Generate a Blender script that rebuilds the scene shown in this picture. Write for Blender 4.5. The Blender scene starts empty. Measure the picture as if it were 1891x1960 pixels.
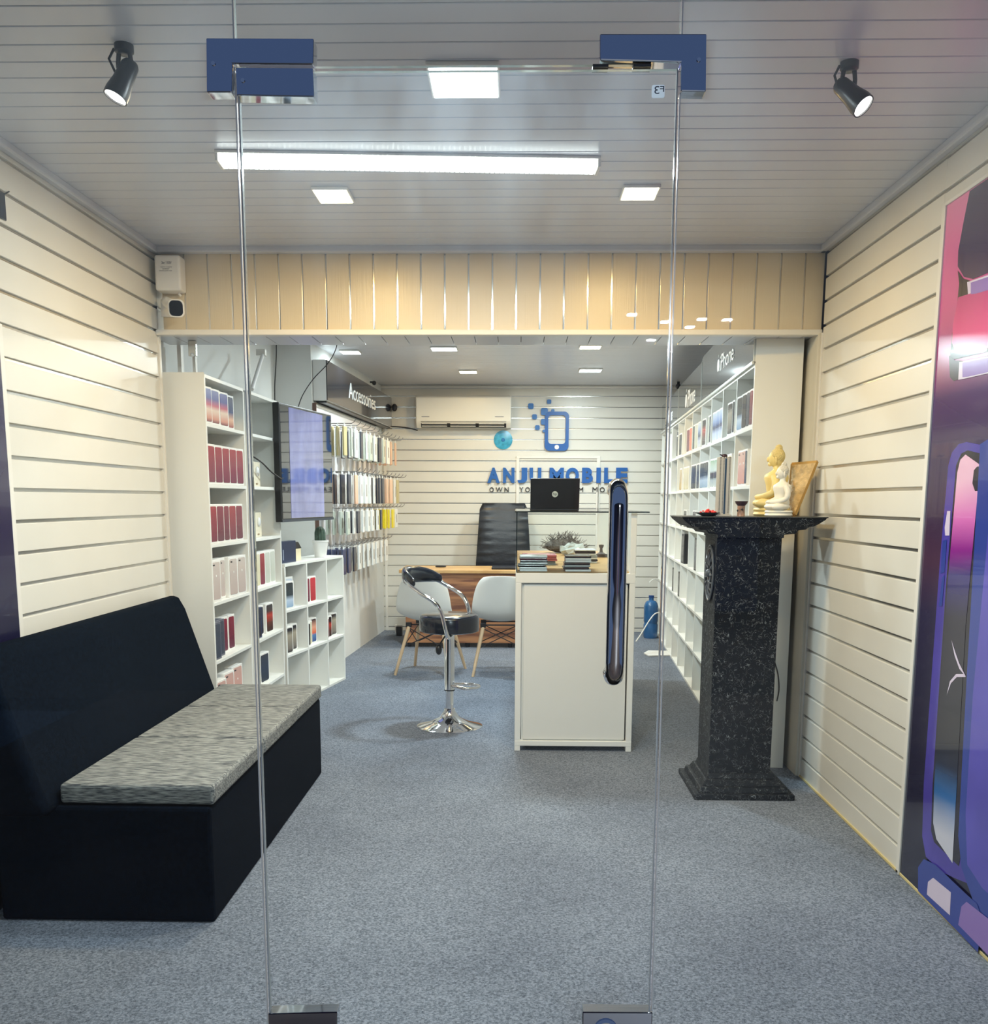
import bpy, bmesh, math, random
from mathutils import Vector, Matrix
random.seed(7)
S = bpy.context.scene
COL = S.collection
PI = math.pi

# ------------------------------------------------------------------ camera
F, CX, CY, H = 1890.0, 945.5, 1255.0, 1.4          # focal length and principal point for a 1891 x 1960 frame
_d = Vector((990.0-CX, 957.5-CY, F)).normalized()   # depth axis of the room seen from the camera
_vy = -((990.0-CX)*(900.0-CX)+F*F)/(957.5-CY)
_dn = Vector((900.0-CX, _vy, F)).normalized()
_up = -_dn
_x = _dn.cross(_d)
ROWS = (_x, _d, _up)
def ray(px, py):
    v = Vector((px-CX, py-CY, F))
    return Vector((_x.dot(v), _d.dot(v), _up.dot(v)))
CAMP = Vector((0, 0, H))
def fl(px, py, z=0.0):
    v = ray(px, py); return CAMP+v*((z-H)/v.z)
def atY(px, py, Y):
    v = ray(px, py); return CAMP+v*(Y/v.y)
def atX(px, py, X):
    v = ray(px, py); return CAMP+v*(X/v.x)
def atPlane(px, py, p0, p1):
    n = Vector((-(p1[1]-p0[1]), p1[0]-p0[0], 0)); v = ray(px, py)
    return CAMP+v*(((Vector((p0[0], p0[1], 0))-CAMP).dot(n))/v.dot(n))
cam_d = bpy.data.cameras.new('camera'); cam = bpy.data.objects.new('camera', cam_d); COL.objects.link(cam)
cam_d.sensor_fit = 'HORIZONTAL'; cam_d.sensor_width = 36.0; cam_d.lens = 36.0*F/1891.0
cam_d.shift_x = (945.5-CX)/1891.0; cam_d.shift_y = (CY-980.0)/1891.0
cam_d.clip_start = 0.05; cam_d.clip_end = 100
m = Matrix.Identity(4)
for r in range(3):
    m[r][0] = ROWS[r][0]; m[r][1] = -ROWS[r][1]; m[r][2] = -ROWS[r][2]
cam.matrix_world = Matrix.Translation(CAMP) @ m
S.camera = cam

# ------------------------------------------------------------------ world, exposure
S.view_settings.view_transform = 'Standard'; S.view_settings.look = 'None'
S.view_settings.gamma = 1.0; S.view_settings.exposure = 0.42; S.view_settings.use_curve_mapping = False
W = bpy.data.worlds.new('night_sky'); S.world = W; W.use_nodes = True
bg = W.node_tree.nodes['Background']; bg.inputs['Color'].default_value = (0.050, 0.078, 0.150, 1); bg.inputs['Strength'].default_value = 1.0

P_TUBE, P_PANEL, P_WARM, P_SPOT, P_INW, P_INY = 12.5, 25.0, 12.5, 1.5, 26.0, 11.0
COOL = (0.84, 0.94, 1.0); WARM = (1.0, 0.62, 0.21)
def area_light(name, loc, sx, sy, power, color, parent=None, rot=(0, 0, 0), spread=None):
    L = bpy.data.lights.new(name, 'AREA'); L.shape = 'RECTANGLE'; L.size = sx; L.size_y = sy
    L.energy = power; L.color = color
    if spread: L.spread = spread
    o = bpy.data.objects.new(name, L); COL.objects.link(o); o.location = loc; o.rotation_euler = rot
    if parent: o.parent = parent; o.matrix_parent_inverse = Matrix.Identity(4)
    return o

# ------------------------------------------------------------------ materials
MATS = {}
def mat(name, color=(.8, .8, .8), rough=.5, metal=0.0, emit=None, es=0.0, spec=.5, alpha=None, noise=None, bump=None, coat=0.0, trans=0.0):
    """noise=(scale, amount, (sx,sy,sz)); bump=(scale,strength,(sx,sy,sz))"""
    if name in MATS: return MATS[name]
    M = bpy.data.materials.new(name); M.use_nodes = True; MATS[name] = M
    N = M.node_tree.nodes; Lk = M.node_tree.links; b = N['Principled BSDF']
    b.inputs['Base Color'].default_value = (*color, 1); b.inputs['Roughness'].default_value = rough
    b.inputs['Metallic'].default_value = metal; b.inputs['Specular IOR Level'].default_value = spec
    b.inputs['Coat Weight'].default_value = coat; b.inputs['Transmission Weight'].default_value = trans
    if emit: b.inputs['Emission Color'].default_value = (*emit, 1); b.inputs['Emission Strength'].default_value = es
    if noise or bump: tc = N.new('ShaderNodeTexCoord')
    if noise:
        mp = N.new('ShaderNodeMapping'); mp.inputs['Scale'].default_value = noise[2] if len(noise) > 2 else (1, 1, 1)
        Lk.new(tc.outputs['Object'], mp.inputs['Vector'])
        nz = N.new('ShaderNodeTexNoise'); nz.inputs['Scale'].default_value = noise[0]; nz.inputs['Detail'].default_value = 4
        Lk.new(mp.outputs[0], nz.inputs['Vector'])
        cr = N.new('ShaderNodeValToRGB'); e = cr.color_ramp.elements; a = noise[1]
        e[0].position = .3; e[1].position = .7
        e[0].color = (*[max(0, c*(1-a)) for c in color], 1); e[1].color = (*[min(1, c*(1+a)) for c in color], 1)
        Lk.new(nz.outputs['Fac'], cr.inputs['Fac']); Lk.new(cr.outputs['Color'], b.inputs['Base Color'])
    if bump:
        mp = N.new('ShaderNodeMapping'); mp.inputs['Scale'].default_value = bump[2] if len(bump) > 2 else (1, 1, 1)
        Lk.new(tc.outputs['Object'], mp.inputs['Vector'])
        nz = N.new('ShaderNodeTexNoise'); nz.inputs['Scale'].default_value = bump[0]; nz.inputs['Detail'].default_value = 3
        Lk.new(mp.outputs[0], nz.inputs['Vector'])
        bp = N.new('ShaderNodeBump'); bp.inputs['Strength'].default_value = bump[1]; bp.inputs['Distance'].default_value = .01
        Lk.new(nz.outputs['Fac'], bp.inputs['Height']); Lk.new(bp.outputs[0], b.inputs['Normal'])
    return M
def ramp_mat(name, stops, axis='Z', rough=.3, coat=0.0, coords='Generated', diag=0.0, wob=0.0):
    if name in MATS: return MATS[name]
    M = mat(name, rough=rough, coat=coat); N = M.node_tree.nodes; Lk = M.node_tree.links; b = N['Principled BSDF']
    tc = N.new('ShaderNodeTexCoord'); sp = N.new('ShaderNodeSeparateXYZ'); Lk.new(tc.outputs[coords], sp.inputs[0])
    out = sp.outputs[axis]
    if diag:
        mm = N.new('ShaderNodeMath'); mm.operation = 'MULTIPLY_ADD'; mm.inputs[1].default_value = diag
        Lk.new(sp.outputs['Y'], mm.inputs[0]); Lk.new(out, mm.inputs[2]); out = mm.outputs[0]
    if wob:
        nz = N.new('ShaderNodeTexNoise'); nz.inputs['Scale'].default_value = 2.5; Lk.new(tc.outputs[coords], nz.inputs['Vector'])
        mm = N.new('ShaderNodeMath'); mm.operation = 'MULTIPLY_ADD'; mm.inputs[1].default_value = wob
        Lk.new(nz.outputs['Fac'], mm.inputs[0]); Lk.new(out, mm.inputs[2]); out = mm.outputs[0]
    cr = N.new('ShaderNodeValToRGB'); el = cr.color_ramp.elements
    while len(el) > 1: el.remove(el[-1])
    el[0].position = stops[0][0]; el[0].color = (*stops[0][1], 1)
    for p, c in stops[1:]:
        e = el.new(p); e.color = (*c, 1)
    Lk.new(out, cr.inputs['Fac']); Lk.new(cr.outputs['Color'], b.inputs['Base Color'])
    return M
def s(r, g, b):      # sRGB 0-255 to linear
    f = lambda c: (c/255/12.92) if c/255 <= .04045 else ((c/255+.055)/1.055)**2.4
    return (f(r), f(g), f(b))

m_pvc = mat('white_pvc_plank', (.76, .735, .67), .32, noise=(3, .03), bump=(60, .02, (1, 1, .1)))  # base colour also carries the warm tint of the lamps
m_ceil = mat('pale_pvc_ceiling_plank', (.60, .61, .66), .28, noise=(2, .03))
m_fascia = mat('cream_pvc_fascia_plank', (.70, .60, .44), .35, bump=(150, .08, (1, 1, .02)))  # amber of the warm lamps is carried in this base colour
m_alu = mat('groove_metal', (.62, .61, .58), .22, metal=.85)
m_groove = mat('ceiling_groove', (.10, .10, .11), .4)
m_silver = mat('silver_strip', (.85, .84, .8), .12, metal=1.0)
m_trim = mat('white_trim', (.82, .79, .73), .4)
m_paint = mat('white_wall_paint', (.80, .80, .77), .7, noise=(4, .03))
m_jamb = mat('stained_jamb_paint', (.72, .68, .58), .6, noise=(5, .12, (1, 1, .3)))
m_board = mat('white_melamine', (.86, .86, .82), .38, noise=(3, .015))
m_white = mat('white_card', (.87, .86, .83), .45)
m_black = mat('black_plastic', (.012, .013, .016), .35)
m_blackg = mat('black_gloss', (.008, .010, .016), .06, coat=.5)
m_chrome = mat('chrome', (.85, .85, .86), .06, metal=1.0)
m_steel = mat('mirror_steel', (.62, .66, .74), .04, metal=1.0)
m_cable_b = mat('black_cable', (.01, .01, .01), .5)
m_cable_w = mat('white_cable', (.8, .8, .78), .5)
m_blackleather = mat('black_leather', (.014, .017, .024), .38, bump=(18, .25, (1, 1, 2)))
m_shell = mat('white_plastic_shell', (.72, .71, .67), .4)
m_beech = mat('pale_beech_wood', (.66, .47, .29), .45, noise=(8, .12, (3, 3, .4)))
m_bluefab = mat('black_sofa_fabric', (.0022, .0055, .012), .95, spec=.06, noise=(90, .4), bump=(200, .08))
m_disc = mat('blue_translucent_plastic', s(70, 165, 200), .15, noise=(30, .25))

def carpet_mat():
    M = mat('grey_carpet', (.13, .15, .19), .95, spec=.1); N = M.node_tree.nodes; L = M.node_tree.links; b = N['Principled BSDF']
    tc = N.new('ShaderNodeTexCoord')
    n1 = N.new('ShaderNodeTexNoise'); n1.inputs['Scale'].default_value = 135; n1.inputs['Detail'].default_value = 6; n1.inputs['Roughness'].default_value = .75
    n2 = N.new('ShaderNodeTexNoise'); n2.inputs['Scale'].default_value = 1.6; n2.inputs['Detail'].default_value = 5
    for n in (n1, n2): L.new(tc.outputs['Object'], n.inputs['Vector'])
    c1 = N.new('ShaderNodeValToRGB'); c1.color_ramp.elements[0].position = .38; c1.color_ramp.elements[1].position = .62
    c1.color_ramp.elements[0].color = (*s(78, 86, 98), 1); c1.color_ramp.elements[1].color = (*s(152, 160, 173), 1)
    c2 = N.new('ShaderNodeValToRGB'); c2.color_ramp.elements[0].position = .35; c2.color_ramp.elements[1].position = .7
    c2.color_ramp.elements[0].color = (.80, .80, .82, 1); c2.color_ramp.elements[1].color = (1.05, 1.05, 1.05, 1)
    mx = N.new('ShaderNodeMix'); mx.data_type = 'RGBA'; mx.blend_type = 'MULTIPLY'; mx.inputs[0].default_value = 1
    L.new(n1.outputs['Fac'], c1.inputs['Fac']); L.new(n2.outputs['Fac'], c2.inputs['Fac'])
    L.new(c1.outputs[0], mx.inputs[6]); L.new(c2.outputs[0], mx.inputs[7]); L.new(mx.outputs[2], b.inputs['Base Color'])
    bp = N.new('ShaderNodeBump'); bp.inputs['Strength'].default_value = .5; bp.inputs['Distance'].default_value = .004
    L.new(n1.outputs['Fac'], bp.inputs['Height']); L.new(bp.outputs[0], b.inputs['Normal']); return M
m_carpet = carpet_mat()

def glass_mat(name='window_glass', dust_haze=0.0, tint=(.97, 1.0, .985)):
    M = bpy.data.materials.new(name); M.use_nodes = True; N = M.node_tree.nodes; L = M.node_tree.links
    for n in list(N): N.remove(n)
    out = N.new('ShaderNodeOutputMaterial'); tr = N.new('ShaderNodeBsdfTransparent'); tr.inputs[0].default_value = (*tint, 1)
    gl = N.new('ShaderNodeBsdfGlossy'); gl.inputs['Roughness'].default_value = 0.0
    fr = N.new('ShaderNodeFresnel'); fr.inputs[0].default_value = 1.33
    mx = N.new('ShaderNodeMixShader'); L.new(fr.outputs[0], mx.inputs[0]); L.new(tr.outputs[0], mx.inputs[1]); L.new(gl.outputs[0], mx.inputs[2])
    last = mx.outputs[0]
    if dust_haze:
        tc = N.new('ShaderNodeTexCoord'); mp = N.new('ShaderNodeMapping'); mp.inputs['Scale'].default_value = (1, 1, .5)
        L.new(tc.outputs['Object'], mp.inputs[0])
        nz = N.new('ShaderNodeTexNoise'); nz.inputs['Scale'].default_value = 3.0; nz.inputs['Detail'].default_value = 7; nz.inputs['Roughness'].default_value = .65
        L.new(mp.outputs[0], nz.inputs['Vector'])
        mr = N.new('ShaderNodeMapRange'); mr.inputs[1].default_value = .42; mr.inputs[2].default_value = .75; mr.inputs[3].default_value = dust_haze*.35; mr.inputs[4].default_value = dust_haze*1.5
        L.new(nz.outputs['Fac'], mr.inputs[0])
        tl = N.new('ShaderNodeBsdfTranslucent'); tl.inputs[0].default_value = (.7, .85, 1, 1)
        sz = N.new('ShaderNodeSeparateXYZ'); L.new(tc.outputs['Object'], sz.inputs[0])   # smears kept high up, tinted to stand in for the blue haze of glare
        mz = N.new('ShaderNodeMapRange'); mz.inputs[1].default_value = 1.75; mz.inputs[2].default_value = 2.3; mz.inputs[3].default_value = .03; mz.inputs[4].default_value = 1.0
        L.new(sz.outputs['Z'], mz.inputs[0]); mm = N.new('ShaderNodeMath'); mm.operation = 'MULTIPLY'; L.new(mr.outputs[0], mm.inputs[0]); L.new(mz.outputs[0], mm.inputs[1])
        m2 = N.new('ShaderNodeMixShader'); L.new(mm.outputs[0], m2.inputs[0]); L.new(last, m2.inputs[1]); L.new(tl.outputs[0], m2.inputs[2]); last = m2.outputs[0]
    L.new(last, out.inputs[0]); MATS[name] = M; return M
m_glass = glass_mat('door_glass', dust_haze=.06)
m_caseglass = glass_mat('case_glass', tint=(.975, .992, .98))
m_edge = mat('polished_glass_edge', (.62, .72, .68), .08, spec=1.0, coat=1.0)

def vein_mat():
    M = mat('black_crackle_relief', (.01, .013, .018), .5, spec=.2); N = M.node_tree.nodes; L = M.node_tree.links; b = N['Principled BSDF']
    tc = N.new('ShaderNodeTexCoord')
    n1 = N.new('ShaderNodeTexNoise'); n1.inputs['Scale'].default_value = 36; n1.inputs['Detail'].default_value = 2; n1.inputs['Distortion'].default_value = 1.2
    n2 = N.new('ShaderNodeTexNoise'); n2.inputs['Scale'].default_value = 34; n2.inputs['Detail'].default_value = 1
    n3 = N.new('ShaderNodeTexNoise'); n3.inputs['Scale'].default_value = 4; n3.inputs['Detail'].default_value = 1
    for n in (n1, n2, n3): L.new(tc.outputs['Object'], n.inputs['Vector'])
    c = N.new('ShaderNodeValToRGB'); e = c.color_ramp.elements
    e[0].position = .482; e[0].color = (0, 0, 0, 1); e[1].position = .518; e[1].color = (0, 0, 0, 1)
    x = e.new(.5); x.color = (1, 1, 1, 1)
    L.new(n1.outputs['Fac'], c.inputs['Fac'])
    c2 = N.new('ShaderNodeValToRGB'); c2.color_ramp.elements[0].position = .40; c2.color_ramp.elements[1].position = .53
    L.new(n2.outputs['Fac'], c2.inputs['Fac'])
    mu = N.new('ShaderNodeMath'); mu.operation = 'MULTIPLY'; L.new(c.outputs[0], mu.inputs[0]); L.new(c2.outputs[0], mu.inputs[1])
    mx = N.new('ShaderNodeMix'); mx.data_type = 'RGBA'; L.new(mu.outputs[0], mx.inputs[0])
    mx.inputs[6].default_value = (*s(8, 15, 24), 1); mx.inputs[7].default_value = (*s(165, 172, 176), 1)
    L.new(mx.outputs[2], b.inputs['Base Color'])
    bp = N.new('ShaderNodeBump'); bp.inputs['Strength'].default_value = .8; bp.inputs['Distance'].default_value = .006
    L.new(c.outputs[0], bp.inputs['Height']); L.new(bp.outputs[0], b.inputs['Normal']); return M
m_vein = vein_mat()
def streak_mat():
    M = mat('grey_streaked_fabric', (.2, .2, .18), .85, spec=.2); N = M.node_tree.nodes; L = M.node_tree.links; b = N['Principled BSDF']
    tc = N.new('ShaderNodeTexCoord'); mp = N.new('ShaderNodeMapping'); mp.inputs['Scale'].default_value = (.22, 2.2, 2.2)
    L.new(tc.outputs['Object'], mp.inputs[0]); n = N.new('ShaderNodeTexNoise'); n.inputs['Scale'].default_value = 110; n.inputs['Detail'].default_value = 4
    L.new(mp.outputs[0], n.inputs['Vector']); c = N.new('ShaderNodeValToRGB'); c.color_ramp.elements[0].position = .36; c.color_ramp.elements[1].position = .64
    c.color_ramp.elements[0].color = (*s(66, 70, 76), 1); c.color_ramp.elements[1].color = (*s(164, 165, 160), 1)
    L.new(n.outputs['Fac'], c.inputs[0]); L.new(c.outputs[0], b.inputs['Base Color'])
    n2 = N.new('ShaderNodeTexNoise'); n2.inputs['Scale'].default_value = 14; mp2 = N.new('ShaderNodeMapping'); mp2.inputs['Scale'].default_value = (.25, 2, 1)
    L.new(tc.outputs['Object'], mp2.inputs[0]); L.new(mp2.outputs[0], n2.inputs['Vector'])
    bp = N.new('ShaderNodeBump'); bp.inputs['Strength'].default_value = .5; bp.inputs['Distance'].default_value = .012
    L.new(n2.outputs['Fac'], bp.inputs['Height']); L.new(bp.outputs[0], b.inputs['Normal']); return M
m_streak = streak_mat()
def wood_mat(name, a, b_, sc, rough=.4):
    M = mat(name, a, rough); N = M.node_tree.nodes; L = M.node_tree.links; b = N['Principled BSDF']
    tc = N.new('ShaderNodeTexCoord'); mp = N.new('ShaderNodeMapping'); mp.inputs['Scale'].default_value = sc
    L.new(tc.outputs['Object'], mp.inputs[0]); n = N.new('ShaderNodeTexNoise'); n.inputs['Scale'].default_value = 6; n.inputs['Detail'].default_value = 6
    L.new(mp.outputs[0], n.inputs['Vector']); c = N.new('ShaderNodeValToRGB'); c.color_ramp.elements[0].position = .38; c.color_ramp.elements[1].position = .62
    c.color_ramp.elements[0].color = (*a, 1); c.color_ramp.elements[1].color = (*b_, 1); L.new(n.outputs['Fac'], c.inputs[0]); L.new(c.outputs[0], b.inputs['Base Color']); return M
m_walnut = wood_mat('brown_striped_laminate', s(112, 70, 52), s(190, 135, 92), (.25, 1, 3.5))
m_desk_top = wood_mat('light_oak_laminate', s(196, 152, 96), s(222, 184, 128), (.4, 4, 1))
m_boardwood = wood_mat('pale_oak_board', s(164, 124, 78), s(206, 168, 118), (.8, 4, 1))

# ------------------------------------------------------------------ mesh builder
class MB:
    def __init__(self): self.v = []; self.f = []; self.m = []
    def add(self, vs, fs, mi=0):
        n = len(self.v); self.v += [Vector(p) for p in vs]; self.f += [tuple(i+n for i in q) for q in fs]; self.m += [mi]*len(fs); return self
    def box(self, x0, y0, z0, x1, y1, z1, mi=0):
        x0, x1 = sorted((x0, x1)); y0, y1 = sorted((y0, y1)); z0, z1 = sorted((z0, z1))
        vs = [(x, y, z) for z in (z0, z1) for y in (y0, y1) for x in (x0, x1)]
        return self.add(vs, [(0, 2, 3, 1), (4, 5, 7, 6), (0, 1, 5, 4), (2, 6, 7, 3), (0, 4, 6, 2), (1, 3, 7, 5)], mi)
    def hexa(self, b4, t4, mi=0):   # bottom ring, top ring (ccw from above)
        return self.add(list(b4)+list(t4), [(3, 2, 1, 0), (4, 5, 6, 7), (0, 1, 5, 4), (1, 2, 6, 5), (2, 3, 7, 6), (3, 0, 4, 7)], mi)
    def prism(self, pts, axis, a, b, mi=0):   # polygon pts in the plane of the two other axes, extruded a..b
        def P(p, c):
            return {'x': (c, p[0], p[1]), 'y': (p[0], c, p[1]), 'z': (p[0], p[1], c)}[axis]
        n = len(pts); vs = [P(p, a) for p in pts]+[P(p, b) for p in pts]
        return self.add(vs, [tuple(range(n)), tuple(range(2*n-1, n-1, -1))]+[(i, i+n, (i+1) % n+n, (i+1) % n) for i in range(n)], mi)
    def tube(self, pts, r, n=10, mi=0, cap=True, closed=False):
        pts = [Vector(p) for p in pts]; k = len(pts); rs = r if isinstance(r, (list, tuple)) else [r]*k
        base = len(self.v); prev = None
        for i, p in enumerate(pts):
            a = pts[i-1] if (i > 0 or closed) else p; b = pts[(i+1) % k] if (i < k-1 or closed) else p
            t = (b-a).normalized()
            if prev is None:
                u = t.orthogonal().normalized()
            else:
                u = (prev-t*prev.dot(t)).normalized()
            prev = u; w = t.cross(u)
            for j in range(n):
                q = 2*PI*j/n; self.v.append(p+(u*math.cos(q)+w*math.sin(q))*rs[i])
        for i in range(k if closed else k-1):
            for j in range(n):
                i2 = (i+1) % k
                self.f.append((base+i*n+j, base+i*n+(j+1) % n, base+i2*n+(j+1) % n, base+i2*n+j)); self.m.append(mi)
        if cap and not closed:
            self.f.append(tuple(base+j for j in range(n))[::-1]); self.m.append(mi)
            self.f.append(tuple(base+(k-1)*n+j for j in range(n))); self.m.append(mi)
        return self
    def lathe(self, prof, c=(0, 0, 0), n=24, mi=0, axis='z'):
        base = len(self.v); c = Vector(c)
        for r, h in prof:
            for j in range(n):
                q = 2*PI*j/n; a, b = r*math.cos(q), r*math.sin(q)
                self.v.append(c+{'z': Vector((a, b, h)), 'y': Vector((a, h, b)), 'x': Vector((h, a, b))}[axis])
        for i in range(len(prof)-1):
            for j in range(n):
                self.f.append((base+i*n+j, base+i*n+(j+1) % n, base+(i+1)*n+(j+1) % n, base+(i+1)*n+j)); self.m.append(mi)
        self.f.append(tuple(base+j for j in range(n))[::-1]); self.m.append(mi)
        self.f.append(tuple(base+(len(prof)-1)*n+j for j in range(n))); self.m.append(mi)
        return self
    def ball(self, c, r, n=12, k=8, mi=0, sc=(1, 1, 1)):
        prof = [(max(.0001, r*math.sin(PI*i/k)), -r*math.cos(PI*i/k)) for i in range(k+1)]
        b = len(self.v); self.lathe(prof, (0, 0, 0), n, mi); c = Vector(c)
        for i in range(b, len(self.v)):
            p = self.v[i]; self.v[i] = Vector((p.x*sc[0], p.y*sc[1], p.z*sc[2]))+c
        return self
    def xf(self, M, start=0):
        for i in range(start, len(self.v)): self.v[i] = M @ self.v[i]
        return self
    def build(self, name, mats, parent=None, world=False, bevel=0.0, smooth=False, seg=2, solid=0, subd=0, ang=40, label=None):
        vs = self.v
        loc = Vector((0, 0, 0))
        if parent is not None and world:
            R = Matrix.Rotation(-parent.rotation_euler.z, 3, 'Z'); vs = [R @ (p-parent.location) for p in vs]
        elif parent is None:
            xs = [p.x for p in vs]; ys = [p.y for p in vs]; zs = [p.z for p in vs]
            loc = Vector(((min(xs)+max(xs))/2, (min(ys)+max(ys))/2, min(zs))); vs = [p-loc for p in vs]
        me = bpy.data.meshes.new(name); me.from_pydata([tuple(p) for p in vs], [], self.f)
        for M in (mats if isinstance(mats, (list, tuple)) else [mats]): me.materials.append(M)
        for p, k in zip(me.polygons, self.m): p.material_index = k
        bm = bmesh.new(); bm.from_mesh(me); bmesh.ops.recalc_face_normals(bm, faces=bm.faces); bm.to_mesh(me); bm.free()
        if smooth:
            for p in me.polygons: p.use_smooth = True
            me.set_sharp_from_angle(angle=math.radians(ang))
        o = bpy.data.objects.new(name, me); COL.objects.link(o); o.location = loc
        if parent is not None: o.parent = parent
        if solid: q = o.modifiers.new('thickness', 'SOLIDIFY'); q.thickness = solid; q.offset = 0
        if bevel:
            q = o.modifiers.new('bevel', 'BEVEL'); q.width = bevel; q.segments = seg; q.limit_method = 'ANGLE'; q.angle_limit = math.radians(40)
        if subd: q = o.modifiers.new('subd', 'SUBSURF'); q.levels = subd; q.render_levels = subd
        if label: o['label'] = label
        return o
def tag(o, label=None, cat=None, group=None, kind=None):
    if label: o['label'] = label
    if cat: o['category'] = cat
    if group: o['group'] = group
    if kind: o['kind'] = kind
    return o
def thing(name, label, cat, loc=(0, 0, 0), rz=0.0, group=None, kind=None):
    o = bpy.data.objects.new(name, None); COL.objects.link(o); o.empty_display_size = .05
    o.location = loc; o.rotation_euler = (0, 0, rz); return tag(o, label, cat, group, kind)
def struct(o): o['kind'] = 'structure'; return o
def dup(root, loc, rz=0.0, label=None, group=None):
    r = root.copy(); COL.objects.link(r); r.location = loc; r.rotation_euler = (0, 0, rz)
    if label: r['label'] = label
    if group: r['group'] = group
    for ch in list(root.children):
        c = ch.copy(); COL.objects.link(c); c.parent = r
        for g in list(ch.children):
            k = g.copy(); COL.objects.link(k); k.parent = c
    return r
def rrect(w, h, r, n=5, cx=0, cy=0):
    pts = []
    for sx, sy, a0 in ((1, 1, 0), (-1, 1, 90), (-1, -1, 180), (1, -1, 270)):
        for i in range(n+1):
            a = math.radians(a0+90*i/n); pts.append((cx+sx*(w/2-r)+r*math.cos(a), cy+sy*(h/2-r)+r*math.sin(a)))
    return pts
def glyph(ch, x0, x1, z0, z1, depth, bold=.0):
    """one raised letter as a builder in local x (width), z (height), y (depth)"""
    cu = bpy.data.curves.new('letter', 'FONT'); cu.body = ch; cu.size = 1; cu.extrude = .02; cu.offset = bold; cu.resolution_u = 4
    t = bpy.data.objects.new('letter', cu); me = bpy.data.meshes.new_from_object(t)
    vs = [v.co.copy() for v in me.vertices]; fs = [tuple(p.vertices) for p in me.polygons]
    bpy.data.objects.remove(t); bpy.data.curves.remove(cu); bpy.data.meshes.remove(me)
    ax, bx = min(v.x for v in vs), max(v.x for v in vs); ay, by = min(v.y for v in vs), max(v.y for v in vs)
    az, bz = min(v.z for v in vs), max(v.z for v in vs)
    B = MB(); B.add([(x0+(v.x-ax)/(bx-ax)*(x1-x0), -(v.z-az)/(bz-az)*depth, z0+(v.y-ay)/(by-ay)*(z1-z0)) for v in vs], fs)
    return B
def text_block(txt, width, height, depth, bold=.0):
    """a word fitted to width x height, centred on x, in local x/z"""
    return glyph(txt, -width/2, width/2, 0, height, depth, bold)

# ================================================================== THE SETTING
ZC = 2.6; XL = -1.775; XR = 1.465; YB = 5.0
# floor
fb = MB(); fb.box(-2.6, 2.44, -.1, 2.3, 11.0, 0); struct(fb.build('floor', m_carpet))
ob = MB(); ob.box(-3.0, -2.5, -.16, 3.0, 2.30, -.035); struct(ob.build('floor', mat('outside_tiles', s(120, 105, 96), .5, noise=(3, .2))))
# side walls of horizontal planks over metal grooves
def slat_wall(name, face, y0, y1, z0, z1, sign, first, pitch=.1122, gap=.0135, marg=0.0, mats=None, axis='x', th=.012, back=.05):
    B = MB(); k = -1
    zs = []
    z = first
    while z-pitch > z0: z -= pitch
    while z < z1: zs.append(z); z += pitch
    edges = [z0]+zs+[z1]
    for a, b in zip(edges[:-1], edges[1:]):
        lo = a+(gap/2 if a != z0 else 0); hi = b-(gap/2 if b != z1 else 0)
        if hi-lo < .004: continue
        if axis == 'x': B.box(face, y0, lo, face+sign*th, y1, hi, 0)
        else: B.box(y0, face, lo, y1, face+sign*th, hi, 0)
    if axis == 'x': B.box(face+sign*(th-.001), y0, z0, face+sign*back, y1, z1, 1)
    else: B.box(y0, face+sign*(th-.001), z0, y1, face+sign*back, z1, 1)
    return struct(B.build(name, [m_pvc, m_alu], bevel=.0015, seg=1))
YL = 5.02
slat_wall('wall_left', XL, 3.47, YL, 0, ZC, -1, .981)
slat_wall('wall_right', XR, 3.64, 4.97, 0, ZC, 1, .101)
ZPR = atX(1811, 390, XR).z; ZPL = 2.0
slat_wall('wall_left', XL, 2.3, 3.47, ZPL, ZC, -1, 2.103)
slat_wall('wall_right', XR, 2.3, 3.64, ZPR, ZC, 1, 2.455)
B = MB(); B.box(XL, 2.3, 0, XL-.05, 3.47, ZPL); struct(B.build('wall_left', m_pvc))
B = MB(); B.box(XR, 2.3, 0, XR+.05, 3.64, ZPR); struct(B.build('wall_right', m_pvc))
# end mouldings of the slat sections and plinth line
B = MB(); B.box(XR-.006, 3.615, 0, XR+.01, 3.645, ZPR); struct(B.build('trim_1', m_trim, bevel=.002))
B = MB(); B.box(XL-.01, 3.452, 0, XL+.006, 3.48, 1.99); struct(B.build('trim_2', m_trim, bevel=.002))
B = MB(); B.box(XR-.008, 4.955, 0, XR+.03, 4.975, 2.2); struct(B.build('trim_3', m_trim, bevel=.002))
B = MB(); B.box(XL-.03, 5.0, 0, XL+.008, 5.025, 2.2); struct(B.build('trim_4', m_trim, bevel=.002))
B = MB(); B.box(XR-.006, 2.5, 0, XR, 4.955, .012); struct(B.build('baseboard_right', mat('yellowed_edge', s(214, 196, 140), .6), bevel=.002))
# ceiling over the front part: planks across the room
B = MB(); y = 2.42
while y < YB:
    B.box(XL-.05, y+.002, ZC, XR+.05, min(y+.1045-.003, YB+.1), ZC+.012, 0); y += .1045
B.box(XL-.05, 2.3, ZC+.011, XR+.05, YB+.1, ZC+.05, 1)
struct(B.build('ceiling', [m_ceil, m_groove], bevel=.002, seg=1))
B = MB(); B.box(XL, 2.4, ZC-.028, XL+.035, YB, ZC+.005); B.box(XR-.035, 2.4, ZC-.028, XR, YB, ZC+.005); B.box(XL, YB-.05, ZC-.028, XR, YB, ZC+.005)
struct(B.build('trim_5', m_ceil, bevel=.008))
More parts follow.
